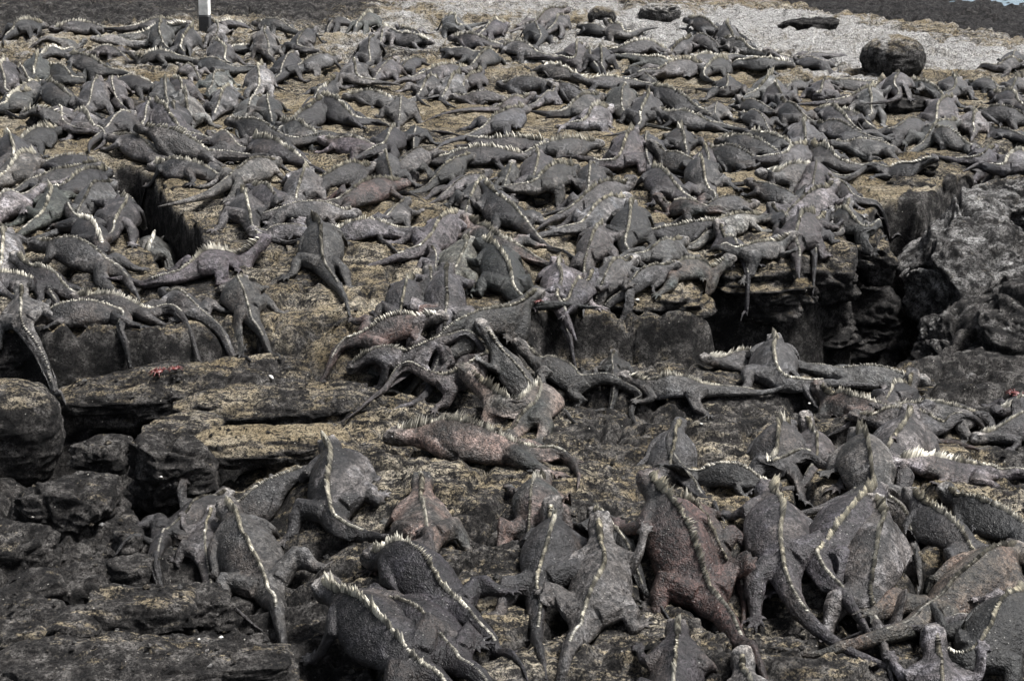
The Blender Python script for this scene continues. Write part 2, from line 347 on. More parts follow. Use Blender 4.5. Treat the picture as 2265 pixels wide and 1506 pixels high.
DK = (0.36, 0.1, 0.12); TN = (0.62, 0.0, 0.0); GY = (0.3, 0.72, 0.0)
rock('boulder', 'big smooth rounded boulder at the left edge with brown speckles', 40, 955, -0.22, .33, .32, .40, .3, p=2.4, cuts=2, lump=.05, strata=.01, tint=(.55, 0, .05), seed=1, n=32, cat='boulder')
rock('lava_block', 'angular dark lava block tilted beside the rounded boulder', 150, 1125, -0.235, 0.347, 0.264, 0.180, -.25, (.12, -.1), tint=DK, p=5.5, cuts=8, lump=.07, seed=2, n=32)
rock('lava_block', 'tall grey lava block with overhanging front, below the striated ridge', 380, 1040, -0.205, 0.314, 0.264, 0.264, .2, (.1, .05), tint=(.42, .08, .1), p=5.5, cuts=8, lump=.07, seed=3, n=32)
rock('lava_block', 'dark lava block cut by the left edge, under the tilted slab', 25, 1225, -0.225, 0.302, 0.242, 0.180, .1, tint=DK, p=5.5, cuts=8, lump=.07, seed=4)
rock('lava_block', 'small dark lava cube wedged beside the plump iguana', 283, 1203, -0.215, 0.101, 0.099, 0.096, .4, tint=DK, p=5.5, cuts=8, lump=.07, seed=5, n=10)
rock('lava_block', 'small flat lava lump between two larger dark blocks', 183, 1308, -0.205, 0.134, 0.121, 0.090, -.3, tint=DK, p=5.5, cuts=8, lump=.07, seed=6, n=10)
rock('lava_block', 'dark lava chunk under the curling tail at lower left', 307, 1280, -0.205, 0.168, 0.143, 0.132, .5, tint=DK, p=5.5, cuts=8, lump=.07, seed=7)
rock('lava_block', 'lava block topped with white crust at lower left', 305, 1372, -0.155, 0.325, 0.209, 0.156, .25, (-.05, .08), tint=(.5, .35, .2), p=5.5, cuts=8, lump=.07, seed=8, n=32)
rock('lava_block', 'broad dark lava block at the left edge above the bottom slab', 95, 1405, -0.155, 0.314, 0.242, 0.144, .15, (0, .05), tint=(.45, .08, .1), p=5.5, cuts=8, lump=.07, seed=9)
rock('lava_slab', 'long layered lava slab along the bottom left edge', 300, 1492, -0.15, .85, .30, .13, .13, (.05, 0), p=4, cuts=12, strata=.14, lump=.12, tint=(.36, .15, .1), seed=10, n=32)
rock('lava_slab', 'thin flat slab lying on the grey block below the ridge', 405, 950, -0.17, .30, .20, .07, .15, (.05, 0), tint=(.55, 0, .05), seed=11)
rock('lava_ridge', 'long striated lava ridge sloping down to the rounded boulder', 450, 866, -0.20, 1.12, .30, .21, .14, (.15, -.05), p=2.6, cuts=3, strata=.08, tint=(.55, .05, .1), seed=12, n=32)
rock('lava_ridge', 'second striated lava ridge in front of the longer one', 625, 905, -0.20, .80, .26, .16, .1, (.1, 0), p=2.8, cuts=3, strata=.09, tint=(.6, .05, .05), seed=13, n=32)
rock('lava_ledge', 'low lava ledge with bright tan rim, left of the upright iguana', 600, 985, -0.18, .55, .22, .10, .05, (.1, 0), cuts=3, strata=.1, tint=(.85, .1, 0), seed=14)
rock('lava_block', 'shaded lava lump at the left edge above the rounded boulder', 30, 800, -0.165, 0.336, 0.275, 0.264, .2, p=2.6, tint=(.42, .08, .1), seed=15)
rock('ledge_block', 'smooth dark ledge block under the clawed foot at left', 255, 770, -0.145, .50, .36, .27, .05, (0, 0), p=4, cuts=6, lump=.09, strata=.06, tint=(.65, .05, .0), seed=16, n=32)
rock('tan_rock', 'tan rounded rock beside the dark crack at upper left', 415, 448, -0.10, .27, .34, .26, .3, (0, -.1), p=3, cuts=5, tint=(.95, .15, 0), seed=17, n=32)
rock('tan_rock', 'smaller tan rock right of the one by the crack', 512, 440, -0.06, .14, .26, .18, .1, p=3, tint=(.8, .05, 0), seed=18)
rock('ledge_block', 'low ledge block under the central pile of iguanas', 1140, 668, -0.11, .42, .30, .17, -.05, p=3, cuts=11, lump=.13, strata=.12, tint=(.7, .1, 0), seed=19)
rock('ledge_block', 'long rounded ledge block with black shaded front, centre right', 1400, 662, -0.10, .70, .34, .18, -.06, (.05, .03), p=3.2, cuts=11, lump=.13, strata=.12, tint=(.7, .15, 0), seed=20, n=32)
rock('ledge_block', 'tall dark ledge boulder above the black pit', 1670, 632, -0.14, .58, .36, .28, .1, p=3.2, cuts=11, strata=.09, lump=.13, tint=(.7, .15, .0), seed=21, n=32)
rock('ledge_block', 'narrow pillar of rock in the right ledge with pale streaks', 1805, 600, -0.13, .40, .36, .27, .05, p=4, cuts=5, tint=(.6, .2, .1), seed=22)
rock('ledge_block', 'squared end block of the right ledge beside the gap', 1905, 560, -0.12, .27, .38, .26, .1, p=5, cuts=4, tint=(.7, .15, .1), seed=23)
rock('ledge_block', 'brown broken block at the head of the dark gap', 2005, 440, -0.12, .25, .30, .26, .2, p=4, cuts=6, tint=(.55, .05, .1), seed=24)
rock('ledge_block', 'thin upright stone leaning in the gap at right', 2085, 430, -0.10, .10, .20, .24, -.3, (0, .3), p=3, tint=(.3, .2, .2), seed=25, n=10)
rock('lava_slope', 'large grey ridged slope right of the black pit', 2120, 610, -0.24, .50, 1.15, .50, -.22, (.30, .12), p=3, cuts=16, strata=.02, lump=.16, tint=GY, seed=26, n=48)
rock('lava_slope', 'dark ridge lying outside the grey slope at right', 2235, 600, -0.22, .26, .95, .32, -.22, (.28, 0), p=3, cuts=16, strata=.02, lump=.16, tint=(.2, .65, .0), seed=27, n=48)
rock('lava_slope', 'pale whitened rock top at the right edge above the slope', 2235, 455, -0.12, .42, .55, .26, -.2, (.2, 0), p=3, tint=(.4, .7, .0), seed=28, n=48)
rock('lava_slope', 'low dark rock at the foot of the grey slope', 2110, 780, -0.36, .40, .50, .46, -.25, (.3, .1), p=2.6, lump=.15, tint=(.2, .55, .0), seed=29, n=48)
rock('lava_slope', 'shaded rock at the right edge above the front iguanas', 2255, 760, -0.26, .42, .60, .50, -.2, (.2, 0), p=2.6, lump=.15, tint=(.2, .55, .0), seed=30, n=48)
rock('boulder', 'dome-shaped boulder with white droppings running down its left side', 1975, 128, 0.10, .48, .46, .34, .2, p=2.1, cuts=0, lump=.04, strata=.0, tint=(.8, .65, .0), seed=31, n=32, cat='boulder', streak=lambda V: 1.1 * noise(V[:,0]*40, V[:,2]*6) + 1.0 * (np.abs(V[:, 0] + .13 + .03 * np.sin(V[:, 2] * 30)) < .045) * (V[:, 1] < .1))
rock('boulder', 'round grey boulder on the pale rock in the far row', 1332, 38, 0.05, .26, .24, .19, 0, p=2.3, cuts=2, lump=.05, strata=0, tint=(.8, .7, .0), seed=32, cat='boulder')
rock('boulder', 'log-shaped dark boulder with whitened top in the far row', 1460, 30, 0.05, .40, .24, .18, 0, p=2.8, cuts=3, lump=.05, strata=.02, tint=(.6, .8, .0), seed=33, cat='boulder')
rock('ropy_lava_rock', 'ropy lava knob sticking up among iguanas at the left', 85, 280, 0.04, .13, .14, .15, .1, p=2.4, strata=.12, tint=(.25, .1, .2), seed=34)
rock('rough_rock', 'flat-topped rough rock in the right crowd below the dome boulder', 2016, 234, 0.03, .36, .30, .13, .1, p=3, cuts=5, lump=.1, tint=(.25, .2, .2), seed=35)
rock('tan_rock', 'small rounded tan rock among the iguanas above the right gap', 2052, 370, 0.02, .12, .14, .13, 0, p=2.6, tint=(.85, .2, 0), seed=36)
rock('tan_rock', 'tan stone under the outstretched foreleg at centre', 1195, 437, 0.0, .14, .14, .09, .3, p=3, tint=(1, .1, 0), seed=37)
rock('rough_rock', 'dark rough rock on the pale slab left of the dome boulder', 1790, 55, -0.01, .60, .3, .12, .0, p=3, lump=.16, tint=(.2, .2, .5), seed=38)
rock('lava_block', 'low cracked lava block between the bottom slab and the plump iguana', 440, 1350, -0.17, .20, .16, .11, .4, p=5, cuts=9, tint=DK, seed=41)
rock('lava_block', 'dark lava block in the hollow left of the tall grey block', 225, 1010, -0.26, .20, .16, .13, -.2, p=5, cuts=9, tint=DK, seed=42)
rock('lava_block', 'lava block near the left edge above the broad dark block', 70, 1320, -0.20, .20, .16, .12, .3, p=5, cuts=9, tint=DK, seed=43)
rock('pit_boulder', 'dark bulging boulder under the right ledge, in the black pit', 1760, 735, -0.44, .60, .30, .36, .1, p=2.8, cuts=9, lump=.12, tint=(.3, .05, .3), seed=44, n=32)
rock('pit_boulder', 'dark boulder filling the back of the black pit', 1890, 728, -0.48, .50, .36, .40, -.1, p=2.8, cuts=9, lump=.12, tint=(.3, .05, .3), seed=45, n=32)
rock('pit_boulder', 'shadowed rock at the head of the dark gap', 1985, 560, -0.46, .34, .5, .46, -.2, p=2.8, cuts=9, lump=.12, tint=(.3, .05, .3), seed=46, n=32)
rock('pit_boulder', 'low shadowed boulder under the long central ledge block', 1480, 712, -0.40, .55, .3, .30, .05, p=2.8, cuts=9, lump=.12, tint=(.3, .05, .3), seed=47, n=32)
rock('striated_slab', 'striated rock slab under the lone iguana on the slope', 560, 690, -0.10, .62, .30, .14, .04, (.28, 0), p=3.2, cuts=7, strata=.16, lump=.1, tint=(.6, .15, 0), seed=51, n=32)
rock('striated_slab', 'layered slab at the top of the slope, left of the central pile', 690, 650, -0.06, .48, .26, .12, -.05, (.2, 0), p=3.2, cuts=7, strata=.16, lump=.1, tint=(.6, .15, 0), seed=52, n=32)
rock('striated_slab', 'ropy slab at the foot of the slope behind the long ridge', 640, 748, -0.17, .60, .26, .14, .02, (.25, 0), p=3.2, cuts=7, strata=.18, lump=.1, tint=(.6, .15, 0), seed=53, n=32)
BASE = HM.copy()      # ground and rocks only

# ------------------------------------------------------------------ marine iguana: templates
PROF = np.array([  # x, half width, belly z, widest z, back z   (unit = snout to vent)
    (0.000, .032, .034, .058, .080), (0.012, .050, .022, .058, .098), (0.05, .064, .016, .058, .116), (0.09, .076, .014, .062, .130), (0.13, .077, .012, .064, .132),
    (0.17, .070, .012, .066, .128), (0.22, .074, .010, .068, .136), (0.29, .102, .004, .070, .164), (0.38, .142, .000, .064, .200), (0.50, .176, .000, .058, .222),
    (0.62, .186, .000, .056, .222), (0.73, .174, .000, .056, .206), (0.83, .142, .000, .058, .182), (0.92, .112, .003, .064, .152), (1.00, .088, .004, .062, .140),
    (1.08, .073, .004, .060, .129), (1.20, .060, .004, .054, .115), (1.40, .046, .003, .046, .096), (1.70, .030, .002, .034, .070), (2.00, .018, .001, .021, .044), (2.20, .009, .000, .012, .024), (2.25, .003, .003, .008, .013)])
def prof(x, k): return np.interp(x, PROF[:, 0], PROF[:, k])
def body_rings():
    V, F, n = [], [], 22
    xs = np.unique(np.concatenate([np.linspace(0, .2, 13), np.linspace(.2, 1.1, 28), np.linspace(1.1, 2.25, 26)]))
    for x in xs:
        w, zb, zm, zt = (prof(x, k) for k in (1, 2, 3, 4))
        tor = sstep(.2, .34, x); ex_u = 0.9 + 0.48 * tor; ex_l = 0.9 - 0.15 * tor
        for i in range(n):
            a = 2 * math.pi * i / n; c, s = math.cos(a), math.sin(a); e = ex_u if s >= 0 else ex_l
            y = w * math.copysign(abs(c) ** e, c); z = zm + ((zt - zm) * abs(s) ** e if s >= 0 else -(zm - zb) * abs(s) ** e)
            V.append((x, y, z))
    m = len(xs)
    for j in range(m - 1):
        for i in range(n): F.append([j * n + i, j * n + (i + 1) % n, (j + 1) * n + (i + 1) % n, (j + 1) * n + i])
    F.append(list(range(n))[::-1]); F.append([(m - 1) * n + i for i in range(n)])
    return V, [f[::-1] for f in F]
def tube(V, F, pts, rad_, n=9):
    pts = np.array(pts, float); b0 = len(V); m = len(pts)
    for k in range(m):
        t = pts[min(k + 1, m - 1)] - pts[max(k - 1, 0)]; t /= np.linalg.norm(t)
        u = np.cross(t, (0.13, 0.21, 1.0)); u /= np.linalg.norm(u); w = np.cross(t, u)
        for i in range(n):
            a = 2 * math.pi * i / n; V.append(tuple(pts[k] + rad_[k] * (math.cos(a) * u + math.sin(a) * w)))
    for k in range(m - 1):
        for i in range(n): F.append([b0 + k * n + i, b0 + k * n + (i + 1) % n, b0 + (k + 1) * n + (i + 1) % n, b0 + (k + 1) * n + i])
    F.append([b0 + i for i in range(n)][::-1]); F.append([b0 + (m - 1) * n + i for i in range(n)])
def blob(V, F, c, r, n=6):
    b0 = len(V)
    for j in range(1, 5):
        t = math.pi * j / 5
        for i in range(n): a = 2 * math.pi * i / n; V.append((c[0] + r * math.sin(t) * math.cos(a), c[1] + r * math.sin(t) * math.sin(a), c[2] + r * math.cos(t)))
    for j in range(3):
        for i in range(n): F.append([b0 + j * n + i, b0 + (j + 1) * n + i, b0 + (j + 1) * n + (i + 1) % n, b0 + j * n + (i + 1) % n])
    F.append([b0 + i for i in range(n)]); F.append([b0 + 3 * n + i for i in range(n)][::-1])
FRONT = {'a': [(.31, .06, .085), (.43, .200, .080), (.33, .240, .028), (.295, .252, .018)], 'b': [(.31, .06, .08), (.45, .190, .055), (.56, .215, .026), (.60, .218, .018)],
         'c': [(.30, .06, .085), (.37, .190, .090), (.25, .220, .028), (.21, .222, .018)]}
HIND = {'a': [(.92, .05, .08), (.77, .215, .090), (.92, .262, .032), (.865, .290, .018)], 'b': [(.94, .05, .075), (1.04, .170, .070), (1.18, .185, .028), (1.24, .190, .018)],
        'c': [(.92, .05, .08), (.80, .215, .100), (.95, .285, .036), (.975, .335, .018)]}
def leg(V, F, pts, r, toe, side, hind):
    p = [np.array(q, float) * (1, side * (.94 if i else 1), 1) for i, q in enumerate(pts)]
    mid = lambda a, b, t: a + (b - a) * t
    P = [p[0], mid(p[0], p[1], .5), p[1], mid(p[1], p[2], .35), mid(p[1], p[2], .75), p[2], p[3]]
    tube(V, F, P, [r[0], r[0] * .95, r[1], r[1] * .95, r[2] * 1.1, r[2], r[3]])
    d = p[3] - p[2]; d[2] = 0; d /= np.linalg.norm(d); ang = math.atan2(d[1], d[0])
    ls = (.6, .85, 1.0, .95, .6) if not hind else (.45, .7, .9, 1.0, .65)
    for i, (a, L) in enumerate(zip((-58, -27, 0, 25, 60), ls)):
        q = ang + math.radians(a) * side * (1 if hind else 1); e = np.array([math.cos(q), math.sin(q), 0])
        b = p[3] + e * r[3] * .4; L = L * toe
        tube(V, F, [b, b + e * L * .35 + (0, 0, .010), b + e * L * .75 + (0, 0, .002), b + e * L + (0, 0, -.008)], [.0135, .0125, .0105, .005], 6)
def build_template(legs, voxel, ratios):
    V, F = body_rings(); r = np.random.default_rng(5)
    for side, fr, hi in ((1, legs[0], legs[2]), (-1, legs[1], legs[3])):
        leg(V, F, FRONT[fr], (.055, .043, .031, .028), .085, side, False); leg(V, F, HIND[hi], (.078, .062, .038, .030), .12, side, True)
        tube(V, F, [(.035, .036 * side, .092), (.06, .044 * side, .112), (.095, .050 * side, .118)], [.012, .017, .014], 6)      # brow ridge
        tube(V, F, [(.08, .045 * side, .04), (.115, .058 * side, .045), (.15, .050 * side, .05)], [.016, .022, .018], 6)          # jaw muscle
    for i in range(26):                                                                                                           # conical scales on the head
        x, y = r.uniform(.012, .12), r.uniform(-.045, .045); w = prof(x, 1); z = prof(x, 3) + (prof(x, 4) - prof(x, 3)) * max(0, 1 - (y / w) ** 2) ** .5
        blob(V, F, (x, y, z), r.uniform(.008, .013))
    me = bpy.data.meshes.new('template'); me.from_pydata(V, [], F)
    ob = bpy.data.objects.new('template', me); col.objects.link(ob)
    rm = ob.modifiers.new('r', 'REMESH'); rm.mode = 'VOXEL'; rm.voxel_size = voxel
    sm = ob.modifiers.new('s', 'SMOOTH'); sm.factor = 0.45; sm.iterations = 2
    dc = ob.modifiers.new('d', 'DECIMATE'); out = []
    for q in ratios:
        dc.ratio = q; dc.use_collapse_triangulate = True
        dg = bpy.context.evaluated_depsgraph_get(); dg.update(); ev = ob.evaluated_get(dg); em = ev.to_mesh()
        nv = len(em.vertices); v = np.empty(nv * 3, np.float32); em.vertices.foreach_get('co', v)
        em.calc_loop_triangles(); tr = np.empty(len(em.loop_triangles) * 3, np.int32); em.loop_triangles.foreach_get('vertices', tr)
        out.append((v.reshape(-1, 3).astype(float), tr.reshape(-1, 3))); ev.to_mesh_clear()
    bpy.data.objects.remove(ob); bpy.data.meshes.remove(me)
    return out
TEMPL = [build_template(k, 0.0085, (0.22, 0.10, 0.045)) for k in ('aaaa', 'bbbb', 'ccac', 'abca', 'cabc', 'bacb')]
print('template triangles', [[len(t[1]) for t in T] for T in TEMPL][0])

